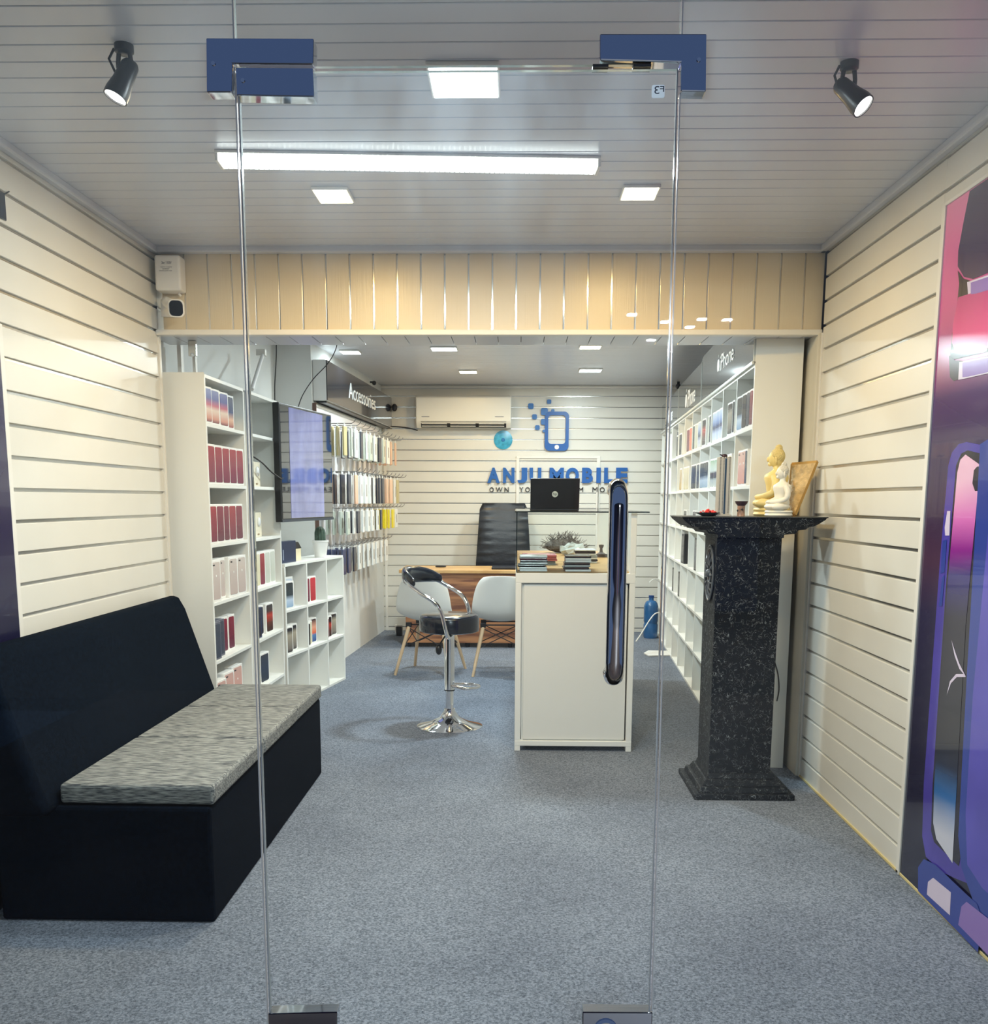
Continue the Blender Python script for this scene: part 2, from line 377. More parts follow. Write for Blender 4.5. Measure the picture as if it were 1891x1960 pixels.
# fascia of vertical planks over the inner opening
ZF = 2.215
B = MB(); x = XL+.03
while x < XR:
    B.box(x+.004, YB, ZF, min(x+.1155-.004, XR), YB+.012, ZC, 0); x += .1155
B.box(XL, YB+.011, ZF, XR, YB+.04, ZC, 1)
struct(B.build('wall_fascia', [m_fascia, m_silver], bevel=.0015, seg=1))
B = MB(); B.box(XL, YB-.02, ZF-.022, XR, YB+.03, ZF+.004); struct(B.build('trim_6', m_trim, bevel=.003))
# soffit under the fascia, planks running in depth
B = MB(); x = XL-.06
while x < XR+.25:
    B.box(x+.002, YB+.0, 2.2, min(x+.1155-.002, XR+.3), YB+.34, 2.215, 0); x += .1155
B.box(XL-.1, YB+.03, 2.214, XR+.32, YB+.34, ZC+.05, 1); struct(B.build('ceiling', [m_ceil, m_groove], bevel=.001, seg=1))
# jambs
B = MB(); B.box(XR-.02, 4.975, 0, XR+.06, 5.27, 2.2); struct(B.build('wall_right', m_jamb, bevel=.004))
B = MB(); B.box(XL-.2, 5.025, 0, XL-.05, 5.09, 2.2); struct(B.build('wall_left', m_jamb))
# ------------- inner room
ZI = 2.58; YW = 10.6
B = MB(); y = 5.34
while y < YW:
    B.box(-2.3, y+.0015, ZI, 2.3, min(y+.1-.0015, YW), ZI+.012, 0); y += .1
B.box(-2.3, 5.3, ZI+.011, 2.3, YW+.1, ZI+.05, 1); struct(B.build('ceiling', [m_ceil, mat('inner_groove', (.36, .36, .35), .4)]))
W0, W1 = Vector((-1.575, 7.72, 0)), Vector((-1.43, 10.62, 0))      # inner left wall line
def wall_strip(name, a, b, th, z0, z1, mats):
    d = (Vector((b[0], b[1], 0))-Vector((a[0], a[1], 0))); n = Vector((-d.y, d.x, 0)).normalized()*th
    A = [Vector((a[0], a[1], z0)), Vector((b[0], b[1], z0)), Vector((b[0], b[1], z0))+n, Vector((a[0], a[1], z0))+n]
    T = [p+Vector((0, 0, z1-z0)) for p in A]
    return struct(MB().hexa(A, T).build(name, mats))
wall_strip('wall_left', (-1.86, 5.09), (-1.86, 7.72), .1, 0, ZI, m_paint)
wall_strip('wall_left', (-1.86, 7.72), (-1.575, 7.72), .08, 0, ZI, m_paint)
wall_strip('wall_left', W0, W1, .3, 0, ZI, m_paint)
wall_strip('wall_right', (1.76, 10.7), (1.60, 5.27), .1, 0, ZI, mat('shaded_side_wall', (.42, .43, .44), .6))  # darker grey puts the shade of the gap into the wall colour
struct(MB().box(1.5, 5.27, 0, 1.8, 5.30, 2.2).build('wall_right', m_jamb))
slat_wall('wall_back', YW, -1.5, 1.8, 0, 2.55, 1, .04, pitch=.1105, gap=.011, axis='y')
struct(MB().box(-1.5, YW-.035, 2.55, 1.8, YW, ZI).build('trim_7', m_trim, bevel=.01))
B = MB()
for x in (-1.40,): B.box(x-.015, YW-.012, 0, x+.015, YW, 2.5)
struct(B.build('trim_8', m_trim, bevel=.003))
# concealed door in the back wall
dr = thing('door_2', None, None, (.42, YW, 0), kind='structure')
B = MB(); B.box(-.014, YW-.014, 0, .02, YW-.0005, 1.86); B.box(.833, YW-.014, 0, .87, YW-.0005, 1.86); B.box(-.014, YW-.0145, 1.835, .87, YW-.0005, 1.862)
B.build('door_frame', m_trim, dr, world=True, bevel=.003)
B = MB(); B.tube([(.853, YW-.02, 1.6), (.853, YW-.02, 1.15)], .006, 8); B.build('pull_rod', m_alu, dr, world=True)

# ================================================================== GLASS FRONT
GY = 2.40; GT = .012
def pane(name, x0, z0, x1, z1, parent, edges=True):
    B = MB(); B.box(x0+.001, GY-GT/2, z0+.001, x1-.001, GY+GT/2, z1-.001, 0)
    B.m = [1, 1, 0, 0, 1, 1]
    return B.build(name, [m_glass, m_edge], parent, world=True)
DXL, DXR = atY(486, 1000, GY).x, atY(1270, 1000, GY).x; DT = atY(870, 136, GY).z
win1 = thing('window_1', None, None, (-1.2, GY, 0), kind='structure'); pane('glass_pane', XL, .01, DXL-.007, 2.6, win1)
win2 = thing('window_2', None, None, (.9, GY, 0), kind='structure'); pane('glass_pane', DXR+.007, .01, XR, 2.6, win2)
win3 = thing('window_3', None, None, (-.15, GY, 2.42), kind='structure'); pane('glass_pane', DXL-.004, DT+.008, DXR+.004, 2.6, win3)
door = thing('door_1', None, None, (-.15, GY, 0), kind='structure'); pane('glass_pane', DXL, .012, DXR, DT, door)
for o_, xs in ((win1, DXL-.0085), (win2, DXR+.0065)):
    MB().box(xs, GY-.007, .012, xs+.002, GY+.007, 2.59).build('edge_seal', mat('pale_seal', (.75, .76, .74), .25, coat=.5), o_, world=True)
for xs in (DXL-.001, DXR-.0015):
    MB().box(xs, GY-.0075, .014, xs+.0028, GY+.0075, DT).build('edge_seal', mat('grey_seal', (.42, .46, .46), .15, coat=1), door, world=True)
# patch fittings
def patch(parent, pts, name='patch_fitting', screws=()):
    B = MB(); B.prism(pts, 'y', GY-.022, GY+.022)
    o = B.build(name, m_steel, parent, world=True, bevel=.0025)
    for sx, sz in screws:
        q = MB().lathe([(.0045, 0), (.0045, .003)], (sx, GY-.025, sz), 12, 0, 'y').build('screw', m_chrome, o)
        R = Vector(parent.location); q.location = -R
    return o
def pz(px, py): p = atY(px, py, GY); return (p.x, p.z)
a = [pz(400, 81), pz(604, 82), pz(603, 131), pz(450, 130), pz(449, 184), pz(401, 184)]
patch(win1, a, screws=[pz(414, 130)])
patch(door, [pz(456, 137), pz(603, 138), pz(605, 193), pz(458, 190)], screws=[pz(470, 162)])
a = [pz(1147, 73), pz(1349, 73), pz(1348, 183), pz(1300, 182), pz(1300, 127), pz(1147, 123)]
patch(win2, a, screws=[pz(1334, 123)])
patch(door, [(pz(517, 1940)[0], -.02), (pz(648, 1940)[0], -.02), pz(648, 1929), pz(517, 1932)], name='bottom_patch')
lp = patch(door, [(pz(1114, 1940)[0], -.02), (pz(1247, 1940)[0], -.02), pz(1247, 1930), pz(1114, 1929)], name='lock_patch')
B = MB(); B.lathe([(.028, 0), (.030, -.004), (.024, -.010), (.0001, -.010)], (atY(1158, 1962, GY).x, GY-.022, atY(1158, 1962, GY).z), 24, 0, 'y'); q = B.build('lock_cylinder', m_chrome, lp, smooth=True); q.location = -Vector(door.location)
xa = DXR-.19
B = MB(); B.box(xa, GY-.015, DT+.001, xa+.035, GY+.015, DT+.007); B.box(xa+.09, GY-.015, DT+.001, xa+.13, GY+.015, DT+.007); B.build('lock_strike', m_black, door, world=True)
# handle
hT = atY(1185, 916, GY-.07); hB = atY(1176, 1317, GY-.07); hx = (hT.x+hB.x)/2; zt_, zb_ = hT.z-.02, hB.z+.02
pts = [(hx, GY, zb_+.004), (hx, GY-.03, zb_+.001), (hx, GY-.052, zb_+.006), (hx, GY-.066, zb_+.022), (hx, GY-.07, zb_+.045), (hx, GY-.07, (zt_+zb_)/2), (hx, GY-.07, zt_-.045), (hx, GY-.066, zt_-.022), (hx, GY-.052, zt_-.006), (hx, GY-.03, zt_-.001), (hx, GY, zt_-.004)]
B = MB(); B.tube(pts, .0225, 20); B.build('pull_handle', m_chrome, door, world=True, smooth=True, ang=60)
# mirrored sticker
def sticker_mat():
    M = mat('sticker_white', s(215, 222, 230), .5); N = M.node_tree.nodes; L = M.node_tree.links
    tl = N.new('ShaderNodeBsdfTranslucent'); tl.inputs[0].default_value = (.8, .84, .9, 1); mx = N.new('ShaderNodeMixShader'); mx.inputs[0].default_value = .6
    L.new(N['Principled BSDF'].outputs[0], mx.inputs[1]); L.new(tl.outputs[0], mx.inputs[2]); L.new(mx.outputs[0], N['Material Output'].inputs[0]); return M
x0, z1 = pz(1247, 165); x1, z0 = pz(1271, 190)
B = MB(); B.prism(rrect(x1-x0, z1-z0, .004, 4, (x0+x1)/2, (z0+z1)/2), 'y', GY-GT/2-.0012, GY-GT/2-.0002)
st = B.build('sticker', sticker_mat(), door, world=True)
for ch, a, b, dz0, dz1 in (('F', .95, .62, .46, .90), ('3', .58, .2, .30, .90)):
    G = glyph(ch, x0+(x1-x0)*a, x0+(x1-x0)*b, z0+(z1-z0)*dz0, z0+(z1-z0)*dz1, .0006)
    G.xf(Matrix.Translation((0, GY-GT/2-.0013, 0))); q = G.build('printed_mark', mat('grey_print', s(90, 100, 115), .6), st); q.location = -Vector(door.location)
# threshold
struct(MB().box(XL, 2.30, -.06, XR, 2.475, -.002).build('trim_9', mat('brass_threshold', s(150, 128, 96), .5, noise=(9, .25)), bevel=.003))

# ================================================================== STREET SIDE (seen as reflections in glass and chrome)
CZ = 3.1
struct(MB().box(-4.5, -8.0, CZ, 5.0, -2.6, CZ+.15).build('ceiling', mat('canopy_grey', s(60, 66, 80), .7)))
B = MB(); B.box(-18, -9.2, -.1, 18, -9.0, 6.0)
struct(B.build('wall_street', mat('street_wall', s(70, 64, 76), .7, noise=(1.2, .5, (1, 1, .2)))))
struct(MB().box(-7, -9.2, -.2, 8, -2.5, -.1).build('floor', mat('street_ground', s(70, 66, 66), .7, noise=(2, .3))))
for x, c in ((-14, (60, 66, 76)), (-9, (96, 60, 70)), (-5.5, (132, 128, 124)), (-3.2, (92, 44, 52)), (-.9, (120, 124, 130)), (1.1, (112, 46, 58)), (3.0, (44, 60, 110)), (5, (131, 126, 118)), (8.5, (110, 70, 84)), (13, (70, 76, 90))):  # unseen coloured pilasters, added to stripe the reflection in the chrome handle
    struct(MB().box(x-.3, -8.99, -.1, x+.3, -8.8, 5.5).build('wall_street', mat('reflection_pilaster_%d' % c[0], s(*c), .6)))
NAMED = ['nearest the left', 'second from left', 'middle', 'second from right', 'nearest the right', 'rear']
for i, (px, py, P_) in enumerate(((1210, 601, 62), (1273, 615, 62), (1343, 610, 62), (1320, 625, 62), (1246, 650, 62), (1392, 611, 62))):
    v = ray(px, py); tt = (CZ-.012-H)/v.z; q = CAMP+v*tt; Y = 2*GY-q.y
    t = thing('canopy_light', 'round downlight under the street canopy, reflected as a dot, %s' % NAMED[i], 'downlight', (q.x, Y, CZ))
    MB().lathe([(.055, 0), (.055, -.012), (.046, -.012)], n=20).build('light_frame', m_trim, t)
    MB().lathe([(.045, -.0135), (.045, -.0125)], n=20).build('diffuser', mat('lit_canopy', (1, 1, 1), emit=(.95, .98, 1), es=55), t)
    o = area_light('lamp_glow', (0, 0, -.02), .08, .08, P_, (.80, .90, 1), t)

# ================================================================== LIGHT FITTINGS
def panel_light(x, y, w, l, z, power, color, label, group=None, em=9.0, ecol=None):
    t = thing('ceiling_light', label, 'ceiling light', (x, y, z), group=group)
    MB().box(-w/2, -l/2, -.012, w/2, l/2, 0).build('light_frame', m_trim, t, bevel=.003)
    e = ecol or color
    MB().box(-w/2+.008, -l/2+.008, -.0135, w/2-.008, l/2-.008, -.0125).build('diffuser', mat('lit_%d%d%d' % tuple(int(c*99) for c in e), (1, 1, 1), emit=e, es=em), t)
    area_light('lamp_glow', (0, 0, -.02), w*.9, l*.9, power, color, t)
    return t
panel_light(-.161, 3.063, .205, .23, ZC, P_PANEL, COOL, 'large cool white square panel light on front ceiling, nearest the glass', em=7)
panel_light(-.739, 4.14, .145, .18, ZC, P_WARM, WARM, 'warm yellow square panel light on front ceiling, left of the pair', em=10, ecol=(1, .88, .6))
panel_light(.471, 4.12, .145, .17, ZC, P_WARM, WARM, 'warm yellow square panel light on front ceiling, right of the pair', em=10, ecol=(1, .88, .6))
panel_light(-.583, 8.03, .21, .17, ZI, P_INW, COOL, 'cool white panel light on inner ceiling just behind the beam', em=9)
panel_light(-.463, 9.43, .17, .17, ZI, P_INY, WARM, 'warm panel light on inner ceiling above the air conditioner', em=9, ecol=(1, .9, .65))
panel_light(.658, 9.32, .21, .2, ZI, P_INW, COOL, 'cool white panel light on inner ceiling above the blue phone logo', em=9)
panel_light(.556, 7.93, .17, .17, ZI, P_INY, WARM, 'warm panel light on inner ceiling, half hidden by the beam at right', em=9, ecol=(1, .9, .65))
panel_light(-1.35, 8.2, .16, .17, ZI, 1.5, COOL, 'unlit looking pale panel light beside the accessories sign', em=1.0)
panel_light(.0, 6.3, .21, .2, ZI, P_INW*1.5, COOL, 'added cool white panel light on inner ceiling, unseen behind the beam', em=9)  # unseen lamp, added to brighten the inner left wall and the shelves
# LED batten
a = Vector((-1.065, 3.69, ZC)); b = Vector((.284, 3.77, ZC)); L = (b-a).length
t = thing('tube_light', 'long white LED batten light across the front ceiling', 'tube light', ((a+b)/2), math.atan2((b-a).y, (b-a).x))
MB().box(-L/2, -.055, -.01, L/2, .055, 0).build('batten_body', m_trim, t, bevel=.003)
B = MB()
n = 74
for i in range(n):
    xa = -L/2+.012+i*(L-.024)/n; xb = xa+(L-.024)/n*.8
    B.prism([(-.05, -.01), (-.042, -.034), (.042, -.034), (.05, -.01)], 'x', xa, xb)
B.prism([(-.047, -.01), (-.04, -.031), (.04, -.031), (.047, -.01)], 'x', -L/2+.01, L/2-.01)
B.build('ribbed_diffuser', mat('lit_tube', (1, 1, 1), emit=(.97, 1, .98), es=2.4), t)
for sx in (-1, 1): MB().box(sx*(L/2-.011), -.052, -.036, sx*L/2, .052, 0).build('end_cap', m_trim, t, bevel=.003)
area_light('lamp_glow', (0, 0, -.045), L*.95, .08, P_TUBE, (.84, .94, 1), t)
# spotlights
def spot(px, py, pxe, pye, target, label, loc=None):
    base = fl(px, py, ZC)
    t = thing('spotlight', label, 'spotlight', base); t.scale = (.9, .9, .9)
    MB().lathe([(.028, 0), (.028, -.02), (.02, -.026), (.0001, -.026)], n=20).build('mount', m_black, t, smooth=True)
    k = Vector((.0, .0, -.085))
    MB().tube([(0.016, 0, -.02), (.020, 0, -.05), (.018, 0, -.09)], .007, 8).tube([(-.016, 0, -.02), (-.020, 0, -.05), (-.018, 0, -.09)], .007, 8).build('bracket', m_black, t, smooth=True)
    d = (Vector(target)-(base+k)).normalized(); q = d.to_track_quat('Z', 'Y').to_matrix().to_4x4()
    M4 = Matrix.Translation(k) @ q
    B = MB().lathe([(.001, -.045), (.020, -.045), (.026, -.035), (.030, .02), (.036, .055), (.036, .075), (.032, .075), (.030, .066)], n=24); B.xf(M4); B.build('lamp_head', m_black, t, smooth=True)
    B = MB().lathe([(.0305, .066), (.0305, .070)], n=24); B.xf(M4); B.build('lens', mat('lit_spot', (1, 1, 1), emit=(1, .93, .88), es=12), t)
    MB().tube([(-.03, .0, -.01), (-.045, -.005, -.04), (-.03, 0, -.075), (-.01, 0, -.085)], .004, 6).build('lamp_cable', m_cable_b, t, smooth=True)
    o = area_light('lamp_glow', M4 @ Vector((0, 0, .08)), .055, .055, P_SPOT, (1, .9, .76), t, spread=2.3)
    o.rotation_euler = (-d).to_track_quat('Z', 'Y').to_euler()
    return t
spot(237, 86, 0, 0, (-1.25, 2.72, 2.05), 'black ceiling spotlight at the left, lens lit pinkish white')
spot(1626, 119, 0, 0, (1.18, 2.75, 2.15), 'black ceiling spotlight at the right, tilted toward the poster')

# ================================================================== SOFA
t = thing('sofa', 'long black fabric bench sofa with grey streaked seat cushions, left wall', 'sofa', (-1.38, 4.02, 0))
MB().box(-1.72, 3.10, 0, -1.0, 4.93, .398).build('base', m_bluefab, t, world=True, bevel=.012)
B = MB(); prof = [(-1.765, .38), (-1.50, .38), (-1.655, .86), (-1.685, .915), (-1.725, .935), (-1.758, .90), (-1.768, .8)]
B.prism(prof, 'y', 3.02, 4.90); B.build('backrest', m_bluefab, t, world=True, bevel=.035, seg=4, smooth=True)
for y0, y1 in ((3.115, 3.775), (3.785, 4.375), (4.385, 4.925)):
    B = MB()
    nx, ny = 10, 12; X0, X1 = -1.505, -.99
    for lev in (0, 1):
        pass
    B.box(X0, y0, .402, X1, y1, .470); o = B.build('seat_cushion', m_streak, t, world=True, bevel=.014, seg=3, smooth=True)
# ================================================================== RIGHT POSTER
PX = XR-.004
def pl(px, py, off=0.0): p = atX(px, py, PX-off); return p
def poly_wall(B, pts, mi, off):
    ps = [atX(px, py, XR-off) for px, py in pts]; B.add(ps, [tuple(range(len(ps)))], mi)
m_p = [ramp_mat('poster_ground', [(0, s(24, 24, 52)), (.30, s(36, 32, 62)), (.42, s(46, 40, 74)), (.50, s(78, 50, 76)), (.56, s(66, 48, 78)), (.66, s(62, 48, 92)), (.73, s(80, 44, 104)), (.77, s(150, 60, 120)), (.86, s(205, 84, 150)), (1, s(240, 140, 185))], rough=.18, coat=.4),
       ramp_mat('poster_dark_phone', [(0, s(60, 34, 86)), (.62, s(92, 60, 110)), (.8, s(74, 54, 92)), (1, s(60, 50, 84))], rough=.18, coat=.4),
       ramp_mat('poster_pink', [(0, s(246, 130, 180)), (.74, s(244, 110, 170)), (.80, s(236, 80, 150)), (.87, s(190, 60, 130)), (.93, s(86, 44, 96)), (1, s(80, 44, 90))], rough=.18, coat=.4),
       mat('poster_violet_frame', s(78, 66, 168), .18, coat=.4, noise=(4, .2)),
       mat('poster_lilac', s(150, 120, 196), .18, coat=.4),
       ramp_mat('poster_screen', [(0, s(225, 226, 238)), (.13, s(212, 214, 232)), (.185, s(52, 110, 176)), (.23, s(26, 36, 62)), (.27, s(40, 40, 54)), (.44, s(44, 42, 64)), (.50, s(60, 52, 130)), (.535, s(150, 40, 150)), (.575, s(228, 120, 200)), (.63, s(246, 196, 226)), (1, s(248, 200, 226))], rough=.18, coat=.4, diag=.02),
       mat('poster_black', s(40, 38, 56), .2, coat=.4),
       mat('poster_purple_body', s(92, 84, 190), .18, coat=.4, noise=(3, .15)),
       mat('poster_pale', s(226, 212, 236), .2, coat=.4),
       mat('poster_blue', s(50, 70, 160), .18, coat=.4)]
t = thing('wall_poster', 'tall purple and pink poster of large smartphones on the right wall', 'poster', (XR, 3.1, 0))
B = MB(); B.box(XR-.004, 2.42, 0.0, XR-.0005, 3.612, ZPR-.01); B.build('poster_sheet', m_p[0], t, world=True)
B = MB()
E0 = .0055
# upper dark phone back with light edge
poly_wall(B, [(1857, 352), (1990, 270), (1990, 485), (1891, 522), (1862, 534), (1845, 530), (1833, 510), (1834, 480), (1845, 420)], 1, E0)
poly_wall(B, [(1833, 518), (1843, 533), (1862, 539), (1990, 490), (1990, 530), (1862, 567), (1848, 569), (1838, 562)], 6, E0+.0005)
poly_wall(B, [(1851, 540), (1990, 493), (1990, 528), (1863, 566), (1853, 567)], 8, E0+.001)
poly_wall(B, [(1858, 541), (1990, 497), (1990, 526), (1868, 562), (1858, 563)], 4, E0+.0015)
# pink screen
poly_wall(B, [(1836, 540), (1830, 600), (1822, 640), (1818, 690), (1990, 650), (1990, 540)], 6, E0)
poly_wall(B, [(1834, 569), (1990, 520), (1990, 640), (1891, 666), (1850, 675), (1828, 674), (1822, 655), (1824, 620)], 2, E0+.0012)
poly_wall(B, [(1816, 680), (1828, 690), (1850, 692), (1990, 655), (1990, 690), (1850, 722), (1825, 729), (1818, 722)], 6, E0+.0005)
poly_wall(B, [(1836, 693), (1990, 662), (1990, 692), (1850, 724), (1834, 727)], 8, E0+.001)
poly_wall(B, [(1842, 694), (1990, 665), (1990, 690), (1852, 721), (1842, 722)], 4, E0+.0015)
# middle phone, seen from its edge: frame, screen, buttons
poly_wall(B, [(1850, 846), (1835, 850), (1822, 866), (1815, 890), (1800, 1060), (1768, 1500), (1765, 1600), (1772, 1640), (1800, 1668), (1830, 1682), (1850, 1690), (1990, 1760), (1990, 900), (1880, 852)], 3, E0)
poly_wall(B, [(1852, 862), (1840, 868), (1830, 890), (1812, 1100), (1785, 1500), (1782, 1590), (1788, 1612), (1835, 1658), (1852, 1560), (1868, 1200), (1884, 940), (1884, 870)], 6, E0+.0008)
poly_wall(B, [(1848, 870), (1838, 880), (1832, 905), (1815, 1100), (1788, 1500), (1786, 1575), (1792, 1606), (1823, 1652), (1828, 1560), (1848, 1200), (1876, 890)], 5, E0+.0016)
poly_wall(B, [(1870, 893), (1864, 900), (1861, 925), (1866, 940), (1873, 940), (1877, 893)], 6, E0+.0022)
poly_wall(B, [(1813, 978), (1819, 978), (1817, 1025), (1809, 1025), (1808, 1010)], 8, E0+.0012)
poly_wall(B, [(1804, 1035), (1812, 1033), (1808, 1095), (1800, 1098)], 9, E0+.0012)
poly_wall(B, [(1803, 1105), (1808, 1100), (1803, 1160), (1797, 1160)], 9, E0+.0012)
# white swirl on the screen
for sg in ([(1821, 1225), (1827, 1255), (1836, 1280), (1849, 1296), (1845, 1288), (1836, 1270), (1829, 1250)], [(1812, 1330), (1820, 1308), (1831, 1296), (1848, 1296), (1846, 1290), (1830, 1290), (1818, 1304)]):
    poly_wall(B, sg, 8, E0+.0024)
# large purple body at the frame edge
poly_wall(B, [(1876, 850), (1990, 780), (1990, 1900), (1930, 1800), (1866, 1735), (1840, 1660), (1834, 1600), (1850, 1300)], 9, E0+.003)
poly_wall(B, [(1893, 1000), (1990, 960), (1990, 1840), (1930, 1745), (1880, 1700), (1851, 1655), (1848, 1560), (1862, 1330)], 7, E0+.0038)
# lower reflection
poly_wall(B, [(1757, 1660), (1768, 1644), (1790, 1655), (1850, 1712), (1870, 1730), (1880, 1760), (1870, 1842), (1757, 1705)], 9, E0+.0045)
poly_wall(B, [(1776, 1688), (1786, 1680), (1820, 1708), (1818, 1752), (1774, 1712)], 8, E0+.0052)
poly_wall(B, [(1840, 1735), (1850, 1726), (1900, 1765), (1990, 1850), (1990, 1930), (1834, 1770)], 4, E0+.0052)
for f_i, f in enumerate(B.f):
    pass
# keep the printed shapes above the floor and inside the sheet
for i, p in enumerate(B.v):
    B.v[i] = Vector((p.x, max(2.43, p.y), min(ZPR-.015, max(.004, p.z))))
B.build('printed_phones', m_p, t, world=True)
MB().box(XR-.010, 3.606, 0, XR, 3.616, ZPR-.005).box(XR-.010, 2.42, ZPR-.012, XR, 3.616, ZPR).build('poster_edge_strip', m_trim, t, world=True, bevel=.002)
# left poster (dark strip at the frame edge) and a small dark wall plate
tp = thing('wall_poster', 'dark navy poster on the left wall, mostly outside the frame', 'poster', (XL, 3.0, 0))
MB().box(XL+.0005, 2.42, 0, XL+.006, 3.450, 1.97).build('poster_sheet', ramp_mat('navy_poster', [(0, s(10, 14, 24)), (.4, s(22, 24, 52)), (.8, s(58, 50, 84)), (1, s(40, 36, 70))], rough=.2, coat=.3), tp, world=True)
p = atX(6, 393, XL)
t = thing('junction_hole', 'dark square cut-out with torn edges high on the left wall', 'wall opening', (XL+.001, p.y-.08, p.z-.05))
MB().box(0, -.1, 0, .006, .085, .09).build('cover_plate', mat('dark_blue_gloss', s(26, 40, 60), .2, noise=(25, .5)), t, bevel=.002)
MB().tube([(.004, .08, .085), (.012, .1, .10), (.006, .115, .105)], .0025, 6).build('loose_wire', m_cable_b, t)

# ================================================================== ROUTER BOX, WALL CAMERA
t = thing('electrical_box', 'white wall box with small grey print, upper left corner below ceiling', 'electrical box', (-1.70, YB, 2.33))
a = atY(297, 556, YB-.09); b = atY(343, 487, YB-.09)
B = MB(); B.box(a.x, YB-.09, a.z, b.x, YB-.001, b.z); B.build('box_body', m_white, t, world=True, bevel=.012, seg=3)
for ch, (xa, ya, xb, yb) in (('3w 110V', (309, 500, 328, 505)), ('mains supply', (307, 510, 329, 512)), ('isolator', (311, 513, 324, 515.5)), ('double pole unit', (305, 517, 329, 519.5))):
    p0 = atY(xa, yb, YB-.0905); p1 = atY(xb, ya, YB-.0905)
    G = glyph(ch, p0.x, p1.x, p0.z, p1.z, .0008); G.xf(Matrix.Translation((0, YB-.0902, 0))); G.build('printed_text', mat('grey_print', s(90, 100, 115), .6), t, world=True)
MB().tube([(b.x-.03, YB-.03, a.z), (b.x-.025, YB-.02, a.z-.012)], .006, 8).build('conduit', m_cable_w, t, world=True, smooth=True)
t = thing('security_camera', 'white security camera with square black face under the white box', 'camera', (-1.66, YB, 2.28))
c = atY(338, 590, YB-.12)
B = MB(); B.prism(rrect(.074, .082, .022, 5), 'z', 0, .03); q = Matrix.Translation(c) @ Matrix.Rotation(math.radians(14), 4, 'Z') @ Matrix.Rotation(math.radians(100), 4, 'X'); B.xf(q); B.build('camera_body', m_white, t, world=True, bevel=.004)
B = MB(); B.prism(rrect(.062, .070, .02, 6), 'z', .0302, .034); B.xf(q); B.build('black_lens_face', m_blackg, t, world=True, bevel=.002)
B = MB(); B.tube([c+Vector((-.01, .0, .0)), c+Vector((-.055, .03, .03)), c+Vector((-.075, .08, .045)), c+Vector((-.075, .119, .045))], [.02, .022, .024, .026], 12); B.build('camera_arm', m_white, t, world=True, smooth=True)
MB().box(c.x-.115, YB-.012, c.z-.02, c.x-.035, YB-.001, c.z+.062).build('mounting_plate', m_white, t, world=True, bevel=.004)

# ================================================================== PHONE BOXES
C_ = {
 'sunset': ('pink and blue swirl', [(0, s(120, 50, 60)), (.12, s(214, 150, 130)), (.38, s(232, 208, 190)), (.52, s(196, 96, 116)), (.72, s(66, 66, 138)), (1, s(70, 72, 140))]),
 'navyswirl': ('navy and peach', [(0, s(150, 70, 70)), (.25, s(228, 180, 150)), (.5, s(40, 60, 110)), (1, s(20, 34, 70))]),
 'red': ('dark red', [(0, s(118, 34, 62)), (.6, s(142, 32, 56)), (1, s(160, 36, 52))]),
 'wine': ('wine red', [(0, s(96, 26, 54)), (1, s(134, 30, 58))]),
 'brightred': ('bright red', [(0, s(176, 30, 44)), (1, s(206, 44, 58))]),
 'silver': ('pinkish silver', [(0, s(196, 178, 172)), (1, s(208, 196, 190))]),
 'cream': ('cream', [(0, s(224, 216, 180)), (1, s(230, 224, 196))]),
 'palegreen': ('pale grey green', [(0, s(198, 204, 192)), (1, s(208, 212, 202))]),
 'rose': ('rose gold', [(0, s(224, 160, 142)), (1, s(214, 172, 160))]),
 'slate': ('slate grey', [(0, s(48, 58, 76)), (1, s(66, 74, 92))]),
 'black': ('black', [(0, s(20, 22, 28)), (1, s(34, 36, 42))]),
 'navy': ('dark navy', [(0, s(18, 28, 44)), (.5, s(34, 52, 78)), (1, s(20, 30, 46))]),
 'redglow': ('black and red glow', [(0, s(30, 20, 26)), (.3, s(90, 50, 46)), (.6, s(190, 60, 50)), (.78, s(40, 24, 32)), (1, s(22, 22, 30))]),
 'bubble': ('grey planet', [(0, s(40, 40, 44)), (.15, s(120, 112, 104)), (.7, s(170, 160, 140)), (.9, s(40, 40, 48)), (1, s(20, 22, 28))]),
 'orange': ('orange and blue', [(0, s(40, 70, 130)), (.3, s(90, 130, 180)), (.4, s(236, 110, 70)), (.65, s(238, 170, 140)), (1, s(30, 34, 50))]),
 'blueglow': ('white and blue', [(0, s(216, 222, 234)), (.25, s(190, 200, 226)), (.45, s(34, 50, 96)), (.7, s(150, 170, 215)), (1, s(214, 222, 232))]),
 'greenwave': ('green and black', [(0, s(196, 200, 196)), (.25, s(180, 186, 184)), (.35, s(24, 22, 28)), (.5, s(60, 40, 50)), (.6, s(206, 214, 206)), (1, s(150, 178, 150))]),
 'coral': ('coral red', [(0, s(226, 130, 96)), (1, s(222, 110, 92))]),
 'tealwave': ('dark teal wave', [(0, s(140, 170, 200)), (.3, s(190, 206, 226)), (.5, s(24, 44, 54)), (1, s(26, 34, 40))]),
 'gold': ('gold', [(0, s(206, 178, 120)), (1, s(226, 208, 168))]),
}
def cover_mat(k): return ramp_mat('cover_'+k, C_[k][1], rough=.25, coat=.2, wob=.0)
PROTO = {}
